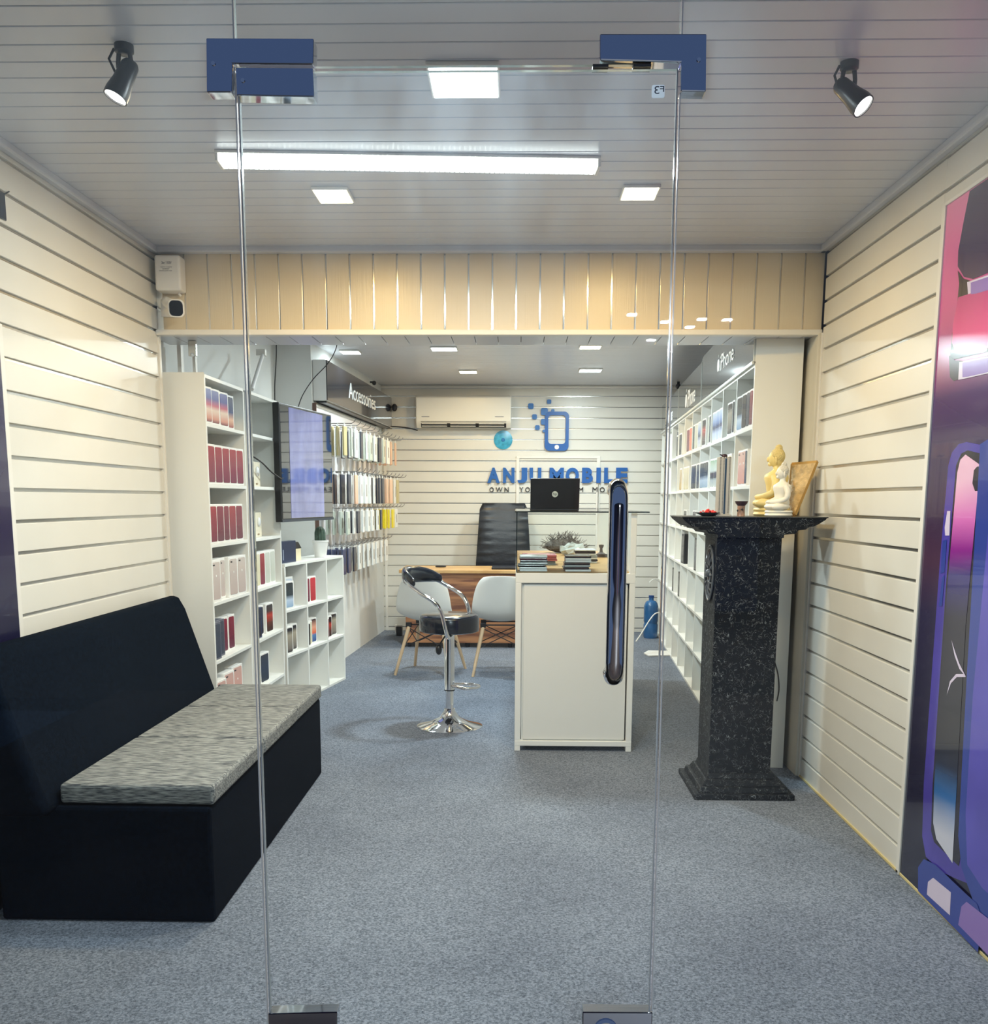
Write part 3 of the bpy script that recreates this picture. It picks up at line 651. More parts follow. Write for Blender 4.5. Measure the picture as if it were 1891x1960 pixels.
def phone_box(kind, w, h, d, body='white'):
    """proto: box standing, cover facing local +x, width along y"""
    key = (kind, round(w, 3), round(h, 3), round(d, 3), body)
    if key in PROTO: return PROTO[key], False
    bm_ = {'white': m_white, 'grey': mat('grey_card', s(96, 98, 112), .5), 'black': m_black, 'navy': mat('navy_card', s(22, 44, 84), .4)}[body]
    t = thing('phone_box', 'x', 'phone box')
    MB().box(-d, -w/2, 0, 0, w/2, h).build('box_body', bm_, t, bevel=.0015, seg=1)
    B = MB(); B.prism(rrect(w*.79, h*.89, min(w*.14, .012), 4, 0, h/2), 'x', .0003, .0018); B.build('cover_print', cover_mat(kind), t)
    if kind in ('silver', 'rose'):
        MB().lathe([(.006, 0), (.006, .0008)], (.0019, 0, h*.62), 12, 0, 'x').build('logo_print', m_white, t)
        MB().box(.0019, -w*.30, h*.86, .0026, -w*.12, h*.895).build('camera_print', m_black, t)
    PROTO[key] = t; return t, True
def put_box(kind, loc, rz, label, w=.098, h=.19, d=.045, body='white', group=None):
    p, new = phone_box(kind, w, h, d, body)
    if new: p.location = loc; p.rotation_euler = (0, 0, rz); tag(p, label, 'phone box', group); return p
    return dup(p, loc, rz, label, group)
ORD = ['first', 'second', 'third', 'fourth', 'fifth', 'sixth', 'seventh', 'eighth', 'ninth']

# ================================================================== BOOKCASES (shared builder: line of columns, front edge given)
TH = .018
def bookcase(name, label, p0, p1, cuts, zs, depth, side, extras=(), group=None, cat='shelving unit'):
    """p0->p1 front line on the floor; cuts = column borders (0..length); zs = shelf heights; side=+1 body to the right of the line"""
    d = Vector((p1[0]-p0[0], p1[1]-p0[1], 0)); L = d.length; ang = math.atan2(d.y, d.x)
    t = thing(name, label, cat, (p0[0], p0[1], 0), ang, group)
    n = side   # local: x along line, y = away (side)
    yb = -depth if side > 0 else depth
    for c in cuts:
        MB().box(c-TH/2, 0, 0.0, c+TH/2, yb, zs[-1]).build('upright', m_board, t, bevel=.001, seg=1)
    for z in zs:
        MB().box(cuts[0], 0.0005*(1 if yb > 0 else -1), z, cuts[-1], yb*.99, z+TH*(1 if z < zs[-1] else 1)).build('shelf', m_board, t, bevel=.001, seg=1)
    MB().box(cuts[0], yb, 0, cuts[-1], yb+(.004 if yb > 0 else -.004), zs[-1]).build('back_panel', m_board, t)
    return t, d.normalized(), ang
# right wall shelving
RP0, RP1 = Vector((1.187, 5.15, 0)), Vector((1.487, 10.45, 0))
ZR = [.0, .285, .578, .872, 1.165, 1.463, 1.76, 2.065]
cuts = [0.0, .535, 1.05, 1.565, 2.09, 2.62, 3.15, 3.66, 4.2, 4.75, 5.29]
runit, RD, RANG = bookcase('display_shelving', 'long white cubed shelving along the right inner wall, full of phone boxes', RP0, RP1, cuts, ZR, .23, 1)
MB().box(-.012, .0, 0, -.0095, -.235, 2.2).build('end_panel', m_board, runit, bevel=.002)
# signs above the shelving
def rpt(s_, z, off=0.0):   # point along the right front line
    nrm = Vector((RD.y, -RD.x, 0)); return RP0+RD*s_+Vector((0, 0, z))-nrm*off
m_signr = mat('smoked_grey_panel', s(74, 80, 84), .08, coat=.6)
def side_sign(s0, s1, z0, z1, off, label, txt, tz, tx0, tx1, apple=True):
    c = rpt((s0+s1)/2, z0); t = thing('shop_sign', label, 'sign', (c.x, c.y, z0), RANG)
    h = (s1-s0)/2
    MB().box(-h, off-.02, .0, h, off, z1-z0).build('sign_panel', m_signr, t, bevel=.001)
    MB().box(-h, off-.004, -.012, h, off+.008, .002).build('sign_edge', mat('pale_edge', s(214, 216, 210), .3), t)
    MB().box(-h-.004, off-.02, 0, -h, off+.004, z1-z0).build('side_edge', mat('pale_edge', s(214, 216, 210), .3), t)
    # text runs from the far end towards the camera end, read from inside the room: text x+ = local -x
    w = tx1-tx0
    G = glyph(txt, -w/2, w/2, 0, tz[1]-tz[0], .002, .0)
    G.xf(Matrix.Translation((-(h)+(tx0+tx1)/2, off+.0003, tz[0])) @ Matrix.Rotation(PI, 4, 'Z')); G.build('sign_text', mat('sign_white', (.85, .87, .88), .4), t)
    if apple:
        R_ = (tz[1]-tz[0])*.46; cx = -(h)+tx1+R_*1.75; cz = tz[0]+R_*1.05
        pts = []
        for i in range(28):
            a = 2*PI*i/28; r = R_*(1+.07*math.cos(2*a))
            x = r*.95*math.cos(a); z = r*math.sin(a)
            if abs(x) < R_*.25 and z > 0: z -= R_*.14
            if abs(x) < R_*.25 and z < 0: z += R_*.1
            bx = x-R_*1.12; bz = z-R_*.15
            if bx*bx+bz*bz < (R_*.36)**2:
                k = R_*.36/max(1e-4, math.hypot(bx, bz)); x = R_*1.12+bx*k; z = R_*.15+bz*k
            pts.append((cx-x, cz+z))
        B = MB(); B.prism(pts, 'y', off+.0003, off+.002)
        B.prism([(cx-.0*R_, cz+R_*1.05), (cx-.28*R_, cz+R_*1.2), (cx-.34*R_, cz+R_*1.55), (cx-.06*R_, cz+R_*1.38)], 'y', off+.0003, off+.002)
        B.build('fruit_logo', mat('sign_white', (.85, .87, .88), .4), t)
    return t
side_sign(0.0, 2.09, 2.092, 2.40, .006, 'smoked grey sign over right shelving reading iPhone, nearest the camera', 'iPhone', (.10, .195), .66, 1.19)
side_sign(2.10, 3.66, 2.092, 2.37, .006, 'smoked grey sign over right shelving with faint lettering, middle one', 'iPhone', (.04, .17), .35, .85)
side_sign(3.67, 5.29, 2.092, 2.36, .006, 'smoked grey sign over right shelving, farthest of the three', 'iPhone', (.04, .16), .5, .9)

# phone boxes on the right shelving: (cell, row z index, [(offset in cell, kind)...])
RZ = RANG+PI/2+.05          # cover faces the room (local +x -> -X world)
def rbox(s_, zi, kind, k, name_row, **kw):
    nrm = Vector((-RD.y, RD.x, 0)); p = RP0+RD*s_ - nrm*kw.pop('back', .03)
    put_box(kind, (p.x, p.y, ZR[zi]+TH+.0006), RZ, kw.pop('label', None) or '%s phone box, %s from the front, %s row of right shelving' % (C_[kind][0], k, name_row), **kw)
NUM = 'first second third fourth fifth sixth seventh eighth ninth tenth eleventh twelfth thirteenth fourteenth fifteenth sixteenth seventeenth eighteenth nineteenth twentieth twenty-first twenty-second twenty-third twenty-fourth'.split()
def sp(px, y=850): return (atPlane(px, y, RP0, RP1)-RP0).dot(RD)
def cellclamp(s_, w, cuts_, m_=.012):
    for a, b in zip(cuts_[:-1], cuts_[1:]):
        if a <= s_ < b:
            w = min(w, b-a-2*m_-.004); return min(max(s_, a+m_+w/2), b-m_-w/2), w
    return s_, w
def rrow(zi, items, rowname, h, body='white'):
    last = 0
    for i, (pa, pb, k) in enumerate(items):
        a, b = sp(pb), sp(pa); w = (b-a)/.86; w = min(.15, max(.05, w)); c = (a+b)/2
        c = max(c, last+w/2+.004); c2, w = cellclamp(c, w, cuts); 
        if c2-w/2 < last: continue
        last = c2+w/2
        rbox(c2, zi, k, NUM[i], rowname, h=h, w=w, back=.006, body=body)
rrow(6, [(1430.4, 1434.5, 'wine'), (1424.3, 1428.8, 'slate'), (1416.6, 1422.7, 'black'), (1406.8, 1415.5, 'tealwave'), (1398.8, 1400.5, 'black'), (1389.4, 1397.1, 'bubble'), (1374.6, 1380, 'blueglow'), (1368.3, 1373.3, 'blueglow'), (1362, 1367, 'blueglow'), (1355.5, 1357.7, 'navy'), (1352.8, 1355, 'palegreen'), (1341, 1348.8, 'redglow'), (1334.4, 1339, 'blueglow'), (1328.3, 1332, 'palegreen'), (1325, 1327.7, 'navy'), (1318.8, 1322.0, 'coral'), (1313.9, 1317, 'wine'), (1309.0, 1313.3, 'coral'), (1299.4, 1303, 'black'), (1295.5, 1298, 'black')], 'top', .19)
rrow(5, [(1425.8, 1428.5, 'slate'), (1421.0, 1425.0, 'rose'), (1413.5, 1420, 'rose'), (1406.5, 1412.7, 'slate'), (1394.4, 1398, 'gold'), (1386.4, 1392, 'gold'), (1367.7, 1372.7, 'greenwave'), (1360.5, 1366, 'greenwave'), (1351, 1354.5, 'tealwave'), (1347, 1350, 'tealwave'), (1341, 1345.5, 'tealwave'), (1334.7, 1338, 'slate'), (1329.3, 1332, 'black'), (1324.2, 1327.5, 'slate'), (1314, 1318.7, 'cream'), (1309.6, 1313, 'cream'), (1302.2, 1305, 'gold')], 'second highest', .19)
rrow(4, [(1371, 1376, 'slate'), (1330, 1334, 'slate'), (1312, 1317, 'black')], 'third highest', .145)
rrow(3, [(1333.5, 1345, 'navy'), (1309, 1313.5, 'black')], 'fourth highest', .24, body='black')
rrow(2, [(1305.8, 1310, 'black'), (1294.8, 1298, 'black')], 'fifth highest', .21, body='black')
# stack of dark accessory boxes at the far end and a grey printed carton below it
p = rpt(4.0, ZR[6]+TH+.001); t = thing('accessory_carton', 'tall dark patterned carton in the top row far end of right shelving', 'carton', (p.x+.08, p.y, p.z), RZ)
MB().box(-.03, -.10, 0, .04, .10, .24).build('carton_body', mat('dark_carton', s(56, 54, 66), .4, noise=(9, .6, (1, 1, 4))), t, bevel=.002)
p = rpt(3.93, ZR[5]+TH+.001); t = thing('accessory_carton', 'grey printed carton in second highest row, far end of right shelving', 'carton', (p.x+.08, p.y, p.z), RZ)
MB().box(-.03, -.12, 0, .04, .12, .22).build('carton_body', mat('grey_carton', s(140, 140, 140), .4, noise=(14, .45)), t, bevel=.002)
# small green plant and figurine on a middle shelf
p = rpt(4.05, ZR[4]+TH+.001, -.10)
t = thing('potted_plant', 'tiny dark green plant on a middle shelf of right shelving, far end', 'plant', p)
MB().lathe([(.018, 0), (.026, .045), (.022, .045), (.02, .038)], n=14).build('pot', m_black, t, smooth=True)
B = MB()
for i in range(26):
    a = random.uniform(0, 2*PI); r = random.uniform(0, .03); z = random.uniform(.05, .11)
    B.ball((r*math.cos(a), r*math.sin(a), z), .011, 6, 4)
B.tube([(0, 0, .03), (0, 0, .09)], .003, 6)
B.build('foliage', mat('dark_leaf', s(34, 70, 62), .6), t)
p = rpt(3.45, ZR[4]+TH+.001, -.06)
t = thing('cable_coil', 'small coil of black cables on right shelving beside the tiny plant', 'cables', p)
B = MB()
for k in range(4):
    B.tube([(.035*math.cos(a), .02*math.sin(a), .006+.009*k) for a in [2*PI*i/16 for i in range(16)]], .0045, 6, closed=True)
B.build('coil', m_cable_b, t, smooth=True)

# ------------- left tall bookcases
LZ = [.0, .235, .535, .845, 1.150, 1.458, 1.765, 2.005]
t1, LD1, LA1 = bookcase('bookcase', 'tall white bookcase nearest the sofa, with red and pink phone boxes', (-1.580, 5.09), (-1.565, 5.77), [.009, .665], LZ, .21, -1)
MB().box(-.002, 0, 0, .0, .215, 2.03).build('end_panel', m_board, t1, bevel=.002)
t2, LD2, LA2 = bookcase('bookcase', 'tall white bookcase behind the television, half empty', (-1.562, 5.85), (-1.548, 6.50), [.009, .635], LZ, .21, -1)
# grey board added between the two, its tone standing in for the dark gap
gz = thing('gap_board', 'grey board standing in for the dark gap between the two tall bookcases', 'trim', (-1.60, 5.81, 0))
MB().box(-1.66, 5.775, 0, -1.63, 5.845, 2.0).build('gap_panel', mat('gap_shade_grey', (.5, .5, .48), .5), gz, world=True)
for i, (z, h) in enumerate(((1.3, .05), (1.22, .12), (.62, .2), (.95, .18))):
    MB().box(-1.629, 5.79, z, -1.612, 5.835, z+h).build('hanging_packet', [mat('mixed_print', s(120, 96, 90), .4, noise=(40, .8))], gz, world=True)
def lbox(tb, dvec, ang, org, s_, zi, kind, label, back=.03, rz=-.07, **kw):
    back = back*.8+.008; w_ = kw.get('w', .098); lim = LCUT; s_, kw['w'] = cellclamp(s_, w_, lim)
    nrm = Vector((-dvec.y, dvec.x, 0)); p = Vector(org)+dvec*s_+nrm*back      # nrm points to the wall (-X)
    put_box(kind, (p.x, p.y, LZZ[zi]+TH+.0006), ang-PI/2+rz, label, **kw)
LZZ = LZ; LCUT = [.009, .665]
O1 = (-1.580, 5.09, 0)
def lrow(org, dvec, ang, zi, items, rowname, unit, **kw):
    for i, it in enumerate(items):
        s_, k = it[0], it[1]; kk = dict(kw); kk.update(it[2] if len(it) > 2 else {})
        lbox(None, dvec, ang, org, s_, zi, k, kk.pop('label', None) or '%s phone box, %s from the front, %s, %s' % (C_[k][0], NUM[i], rowname, unit), **kk)
U1 = 'near tall bookcase'; U2 = 'second tall bookcase'
lrow(O1, LD1, LA1, 6, [(.065, 'sunset', {'w': .10, 'back': .0}), (.19, 'sunset', {'w': .13, 'back': .005}), (.35, 'sunset', {'w': .13, 'back': .01}), (.50, 'navyswirl', {'w': .13, 'back': .03})], 'top shelf', U1, h=.185)
lrow(O1, LD1, LA1, 5, [(.078, 'red'), (.202, 'red'), (.327, 'red'), (.452, 'red'), (.577, 'red')], 'second shelf', U1, h=.205, w=.118, back=.0)
lrow(O1, LD1, LA1, 4, [(.075, 'red'), (.193, 'wine'), (.300, 'wine', {'w': .085}), (.408, 'red'), (.53, 'wine')], 'third shelf', U1, h=.205, w=.112, back=.0)
lrow(O1, LD1, LA1, 3, [(.08, 'silver', {'w': .13, 'back': 0}), (.19, 'silver', {'w': .07, 'back': .03}), (.27, 'silver', {'w': .07, 'back': .03}), (.385, 'silver', {'w': .135, 'back': 0}), (.54, 'silver', {'w': .14, 'back': 0})], 'fourth shelf', U1, h=.22)
lrow(O1, LD1, LA1, 2, [(.075, 'slate', {'body': 'grey', 'w': .11, 'h': .20, 'back': .005}), (.20, 'slate', {'body': 'grey', 'w': .11, 'h': .20, 'back': .03}), (.315, 'wine', {'back': .05, 'h': .2}), (.44, 'wine', {'back': .05, 'h': .2})], 'fifth shelf', U1)
lrow(O1, LD1, LA1, 1, [(.10, 'rose', {'w': .15, 'back': .0, 'h': .185}), (.275, 'rose', {'w': .155, 'back': .015, 'h': .20}), (.465, 'rose', {'w': .165, 'back': .03, 'h': .205})], 'lowest visible shelf', U1)
O2 = (-1.562, 5.85, 0); LCUT = [.009, .635]
lrow(O2, LD2, LA2, 3, [(.08, 'cream', {'w': .11}), (.19, 'cream', {'w': .08}), (.29, 'red'), (.41, 'palegreen'), (.53, 'palegreen')], 'fourth shelf', U2, h=.215)
lrow(O2, LD2, LA2, 2, [(.12, 'navy', {'body': 'navy', 'w': .14, 'h': .19, 'back': .02}), (.255, 'navy', {'w': .11, 'h': .19, 'back': .045}), (.42, 'redglow', {'w': .14, 'h': .19})], 'fifth shelf', U2)
lrow(O2, LD2, LA2, 1, [(.07, 'wine', {'w': .08, 'h': .16}), (.27, 'navy', {'w': .17, 'h': .19})], 'sixth shelf', U2)
# clear blister packs of earphones and cards in the second bookcase
def blister(loc, rz, w, h, label, dark):
    t = thing('blister_pack', label, 'packet', loc, rz)
    MB().box(-.012, -w/2, 0, 0, w/2, h).build('backing_card', mat('ivory_card', s(226, 218, 196), .5, noise=(60, .08)), t, bevel=.002)
    MB().ball((.004, 0, h*.62), w*.22, 10, 6, sc=(.4, 1, 1)).build('clear_bubble', mat('clear_plastic', (.8, .83, .85), .1, coat=1), t, smooth=True)
    MB().box(.0005, -w*.2, h*.08, .003, w*.06, h*(.32 if dark else .14)).build('printed_patch', m_black if dark else mat('brown_print', s(150, 130, 100), .5), t)
    return t
for i, (s_, zi, w, h, dk, lb) in enumerate(((.11, 5, .14, .15, False, 'clear earphone pack at left on second shelf behind the television'), (.30, 5, .14, .15, False, 'clear earphone pack at right on second shelf behind the television'), (.11, 4, .16, .19, True, 'ivory blister pack with black patch, third shelf, second tall bookcase'), (.30, 4, .13, .15, False, 'ivory blister pack with plain print, third shelf, second tall bookcase'))):
    nrm = Vector((-LD2.y, LD2.x, 0)); p = Vector(O2)+LD2*s_+nrm*.05; blister((p.x, p.y, LZ[zi]+TH+.001), LA2-PI/2, w, h, lb, dk)
# ------------- low cubed unit
LW = [.0, .345, .650, .957]
LP0, LP1 = (-1.538, 6.515), (-1.342, 7.64)
t3, LD3, LA3 = bookcase('low_shelf_unit', 'low white nine cube shelf unit set at an angle beside the television', LP0, LP1, [.009, .39, .775, 1.133], LW, .24, -1)
LZZ = LW; LCUT = [.009, .39, .775, 1.133]; O3 = (LP0[0], LP0[1], 0); U3 = 'the low cube unit'
for s_, zi, k, lb, kw in ((.10, 2, 'tealwave', 'black titanium style phone box in front at left of top row, low cube unit', {'w': .15, 'h': .185, 'back': .01}),
        (.22, 2, 'blueglow', 'white phone box with silver print behind, left of top row, low cube unit', {'w': .15, 'h': .205, 'back': .08}),
        (.455, 2, 'wine', 'wine red phone box, top row middle cube of low cube unit', {'w': .11, 'h': .185, 'back': .03}),
        (.575, 2, 'brightred', 'bright red phone box, top row middle cube of low cube unit', {'w': .105, 'h': .185, 'back': .03}),
        (.07, 1, 'bubble', 'green planet print phone box, middle row left cube of low unit', {'w': .12, 'h': .185, 'back': .01}),
        (.22, 1, 'bubble', 'blue planet print phone box, middle row left cube of low unit', {'w': .14, 'h': .185, 'back': .05}),
        (.43, 1, 'black', 'white box with thin black print, middle row centre cube', {'w': .06, 'h': .17, 'back': .01}),
        (.50, 1, 'cream', 'plain pale box, middle row centre cube of low unit', {'w': .07, 'h': .175, 'back': .03}),
        (.60, 1, 'orange', 'orange and blue print phone box, middle row centre cube', {'w': .12, 'h': .185, 'back': .05}),
        (.82, 1, 'wine', 'dark red box at left, middle row right cube of low unit', {'w': .07, 'h': .16, 'back': .02}),
        (.90, 1, 'redglow', 'black and red print box, middle row right cube of low unit', {'w': .09, 'h': .165, 'back': .035}),
        (1.02, 1, 'bubble', 'grey planet print phone box, middle row right cube of low unit', {'w': .13, 'h': .175, 'back': .05})):
    lbox(None, LD3, LA3, O3, s_, zi, k, lb, **kw)
p = Vector(O3)+LD3*.2+Vector((-.1, 0, TH+.001)); t = thing('small_carton', 'low white carton on the bottom shelf of the low cube unit', 'carton', p, LA3-PI/2)
MB().box(-.06, -.12, 0, .06, .12, .07).build('carton_body', m_white, t, bevel=.002)
# things on top of the low unit
LTOP = LW[-1]+TH
def ltp(s_, b): nrm = Vector((-LD3.y, LD3.x, 0)); q = Vector(O3)+LD3*s_+nrm*b; return Vector((q.x, q.y, LTOP+.001))
t = thing('tablet_box', 'dark navy tablet box on top of the low shelf unit', 'box', ltp(.17, .04), LA3-PI/2)
MB().box(-.05, -.13, 0, 0, .13, .145).build('box_body', mat('navy_card2', s(18, 40, 76), .35), t, bevel=.002); MB().box(.0004, -.10, .02, .0015, -.085, .09).build('printed_text', mat('pale_print', s(150, 160, 180), .5), t)
t = thing('small_carton', 'small cream box with black lid beside the navy tablet box', 'box', ltp(.37, .06), LA3-PI/2)
MB().box(-.05, -.06, 0, 0, .07, .085).build('box_body', mat('cream_card', s(238, 226, 190), .5), t, bevel=.002)
MB().hexa([(-.055, -.07, .086), (.002, -.07, .086), (.002, .075, .086), (-.055, .075, .086)], [(-.055, -.07, .135), (.002, -.07, .135), (.002, .02, .13), (-.055, .02, .13)]).build('dark_lid', m_black, t)
t = thing('potted_cactus', 'round green cactus in a white pot on the low shelf unit', 'potted plant', ltp(.84, .07))
MB().lathe([(.042, 0), (.058, .11), (.062, .112), (.062, .125), (.054, .125), (.05, .10), (.0001, .10)], n=28).build('pot', m_white, t, smooth=True)
MB().lathe([(.055, .1), (.0001, .102)], n=20).build('soil', mat('soil_dark', s(60, 56, 50), .9), t)
B = MB(); prof = [(.034, .10), (.038, .13), (.038, .18), (.032, .205), (.018, .222), (.0001, .227)]
B.lathe(prof, n=36)
for i, p in enumerate(B.v):
    a = math.atan2(p.y, p.x); k = 1+.09*math.cos(12*a); B.v[i] = Vector((p.x*k, p.y*k, p.z))
B.build('cactus_stem', mat('cactus_green', s(72, 92, 78), .7, noise=(60, .3)), t, smooth=True)

# ================================================================== TELEVISION
A0, A1 = atY(533, 765, 6.35), atY(634, 800, 7.3); B0, B1 = atY(540, 998, 6.35), atY(636.5, 997, 7.3)
dv = Vector((A1.x-A0.x, A1.y-A0.y, 0)); TL = dv.length; TA = math.atan2(dv.y, dv.x)
zc0, zc1 = 1.255, 2.005
t = thing('television', 'large flat television on the left with lavender film strip down its screen', 'television', ((A0.x+A1.x)/2, (A0.y+A1.y)/2, zc0), TA)
MB().box(-TL/2, .0, 0, TL/2, .045, zc1-zc0).build('casing', m_black, t, bevel=.006)
MB().box(-TL/2+.015, -.0015, .022, TL/2-.015, -.0002, zc1-zc0-.014).build('screen', mat('tv_glass', (.03, .032, .04), .03, spec=1.0, coat=1.0), t)
B = MB(); hh = zc1-zc0
B.box(-TL*.34, -.0030, .024, TL*.30, -.0018, hh-.018)
B.build('protective_film', mat('lavender_film', s(126, 128, 186), .10, spec=1.0, coat=1.0, noise=(6, .25, (1, 1, .6))), t)
MB().box(-TL/2, -.004, -.0, TL/2, .0, .016).build('lower_bezel', mat('grey_bezel', s(50, 60, 72), .3), t)
# wall arm
t2_ = MB(); t2_.box(-.06, .045, hh*.45, .06, .06, hh*.65); t2_.tube([(0, .06, hh*.55), (-.08, .14, hh*.55), (0, .24, hh*.55)], .014, 8); t2_.build('wall_arm', m_black, t)
# cables
def cable(name, label, pts, r, m_, world_y=None):
    B = MB(); P = [Vector(p) for p in pts]
    out = []
    for i in range(len(P)-1):
        p0 = P[max(0, i-1)]; p1 = P[i]; p2 = P[i+1]; p3 = P[min(len(P)-1, i+2)]
        for k in range(6):
            u = k/6; out.append(.5*((2*p1)+(p2-p0)*u+(2*p0-5*p1+4*p2-p3)*u*u+(3*p1-p0-3*p2+p3)*u*u*u))
    out.append(P[-1]); B.tube(out, r, 6)
    return tag(B.build(name, m_, smooth=True, ang=80), label, 'cable')
cable('power_cable', 'black cable curving down from the ceiling to the television', [Vector((atY(650, 664, 7.0).x, 7.0, ZI)), atY(644, 664, 7.0), atY(628, 695, 7.0), atY(600, 725, 6.95), atY(580, 755, 6.9), atY(571, 778, 6.88)], .0035, m_cable_b)
cable('power_cable', 'black cable hanging straight down left of the television', [Vector((atY(529, 668, 6.9).x, 6.9, ZI)), atY(529, 668, 6.9), atY(528, 700, 6.9), atY(526, 735, 6.9), atY(526, 768, 6.9)], .004, m_cable_b)
cable('power_cable', 'black cable crossing the bookcase shelf to the television', [atY(482, 872, 5.9), atY(502, 886, 6.05), atY(518, 902, 6.2), atY(538, 917, 6.36)], .005, m_cable_b)
# tilted white tube and bracket above the tall bookcases
a = atY(503, 678, 6.5); b = atY(482, 745, 6.05)
t = thing('tube_lamp', 'unlit slim white tube leaning diagonally above the tall bookcases', 'tube light', b)
B = MB(); B.tube([b, a], .012, 10); B.build('tube_body', m_white, t, world=True, smooth=True)
MB().box(a.x-.04, a.y-.02, a.z-.01, a.x+.02, a.y+.02, a.z+.03).build('holder', m_trim, t, world=True, bevel=.003)
p = atY(369, 678, 5.2); t = thing('door_sensor', 'small metal sensor bracket under the soffit above the tall bookcase', 'bracket', (p.x, p.y, p.z-.01))
MB().box(-.02, -.01, 0, .02, .01, 2.199-p.z+.01).build('bracket_plate', m_alu, t, bevel=.002); MB().ball((0, -.012, .005), .01).build('sensor_bulb', m_white, t, smooth=True)
struct(MB().box(XL-.02, 5.34, 2.02, XL+.0, 5.38, 2.2).box(XL+.06, 5.34, 2.02, XL+.075, 5.37, 2.2).build('trim_10', m_trim))

# ================================================================== ACCESSORIES SIGN AND PEGBOARD
WD = (W1-W0).normalized(); WA = math.atan2(WD.y, WD.x); WN = Vector((WD.y, -WD.x, 0))   # WN points into the room
def wp(s_, z, off): return W0+WD*s_+WN*off+Vector((0, 0, z))
s0, s1 = .04, 2.86
t = thing('shop_sign', 'dark glossy sign box reading Accessories on the left inner wall', 'sign', wp((s0+s1)/2, 2.15, 0), WA)
hl = (s1-s0)/2
MB().box(-hl, -.105, 0, hl, -.003, .305).build('sign_box', m_white, t, bevel=.003)
MB().box(-hl+.003, -.1125, .004, hl, -.1055, .302).build('sign_face', mat('dark_sign_gloss', s(44, 46, 56), .10, coat=.6), t)
q0 = atPlane(668, 762, wp(0, 0, .113), wp(1, 0, .113)); q1 = atPlane(718.5, 788, wp(0, 0, .113), wp(1, 0, .113))
l0 = (q0-t.location).dot(WD); l1 = (q1-t.location).dot(WD)
G = glyph('Accessories', l0, l1, .095, .225, .003, .0); G.xf(Matrix.Translation((0, -.1125, 0))); G.build('sign_text', mat('sign_white', (.85, .87, .88), .4), t)
MB().box(-hl+.02, -.10, -.014, hl-.02, -.02, -.001).build('under_trim', m_black, t)
# pegboard
t = thing('pegboard', 'white display board with rows of hooks under the accessories sign', 'display board', wp(1.3, .83, 0), WA)
MB().box(-1.28, -.02, 0, 1.25, -.002, 1.29).build('board', mat('board_lilac_white', (.80, .79, .82), .4), t)
MB().box(-1.28, -.03, -.008, 1.25, -.001, .004).build('lower_rail', m_black, t)
MB().box(-1.29, -.03, 0, -1.275, -.001, 1.3).build('side_rail', mat('brown_rail', s(110, 84, 74), .5), t)
MB().box(-1.28, -.032, 1.275, 1.25, -.001, 1.29).build('top_rail', m_trim, t)
# hooks with packets
hookrow = [1.985, 1.62, 1.33, 1.03]
LONG = []
packet_kinds = {
 'white': ('white hanging accessory packet', [(0, (.84, .84, .80)), (1, (.86, .85, .82))]),
 'khaki': ('khaki striped hanging packet', [(0, s(196, 180, 130)), (1, s(206, 190, 140))]),
 'dark': ('dark grey hanging packet', [(0, s(50, 52, 62)), (1, s(70, 72, 82))]),
 'yellow': ('bright yellow hanging packet', [(0, s(236, 214, 30)), (1, s(240, 222, 50))]),
 'peach': ('peach hanging packet', [(0, s(226, 180, 150)), (1, s(232, 196, 168))]),
 'pale': ('pale grey green hanging packet', [(0, s(196, 206, 192)), (1, s(216, 220, 208))]),
 'blue': ('navy hanging packet', [(0, s(52, 58, 92)), (1, s(74, 80, 110))]),
}
PK = {}
def packet(kind, h, loc, rz, label, group):
    key = (kind, h)
    if key in PK: return dup(PK[key], loc, rz, label, group)
    t = thing('hanging_packet', label, 'packet', loc, rz, group)
    # packet hangs from the origin; flat face across the hook (normal along local y, away from wall)
    MB().box(-.045, -.007, -h, .045, .007, -.018).build('packet_body', ramp_mat('packet_'+kind, packet_kinds[kind][1], rough=.35, coat=.3), t, bevel=.003)
    MB().box(-.02, -.0015, -.019, .02, .0015, .006).build('hang_tab', mat('clear_tab', (.82, .84, .84), .2), t)
    if kind in ('white', 'pale'): MB().box(-.012, -.0082, -h*.75, .012, -.0075, -h*.35).build('printed_patch', mat('soft_print', s(150, 146, 136), .5), t)
    PK[key] = t; return t
def hook(s_, z, n=.3):
    base = wp(s_, z, .02); t = thing('display_hook', None, 'hook', base, WA)
    MB().tube([(0, -.0, 0), (0, -n, 0), (0, -n-.02, .012), (0, -n-.03, .03)], .003, 6).build('prong', mat('hook_wire', (.35, .34, .33), .3, metal=.8), t, smooth=True)
    MB().box(-.012, -.004, -.02, .012, .0, .012).build('hook_plate', m_alu, t)
    return t
rows = {
 0: ['khaki', 'pale', 'white', 'dark', 'white', 'pale', 'white', 'dark', 'pale', 'white', 'peach', 'peach'],
 1: ['dark', 'peach', 'white', 'white', 'white', 'white', 'dark', 'dark', 'peach', 'peach', 'white', 'khaki'],
 2: ['pale', 'white', 'dark', 'white', 'white', 'white', 'white', 'dark', 'yellow', 'yellow', 'yellow', 'white'],
 3: ['blue', 'blue', 'dark', 'white', 'white', 'white', 'white', 'white', 'white', 'white'],
}
rn = ['top', 'second', 'third', 'lowest']
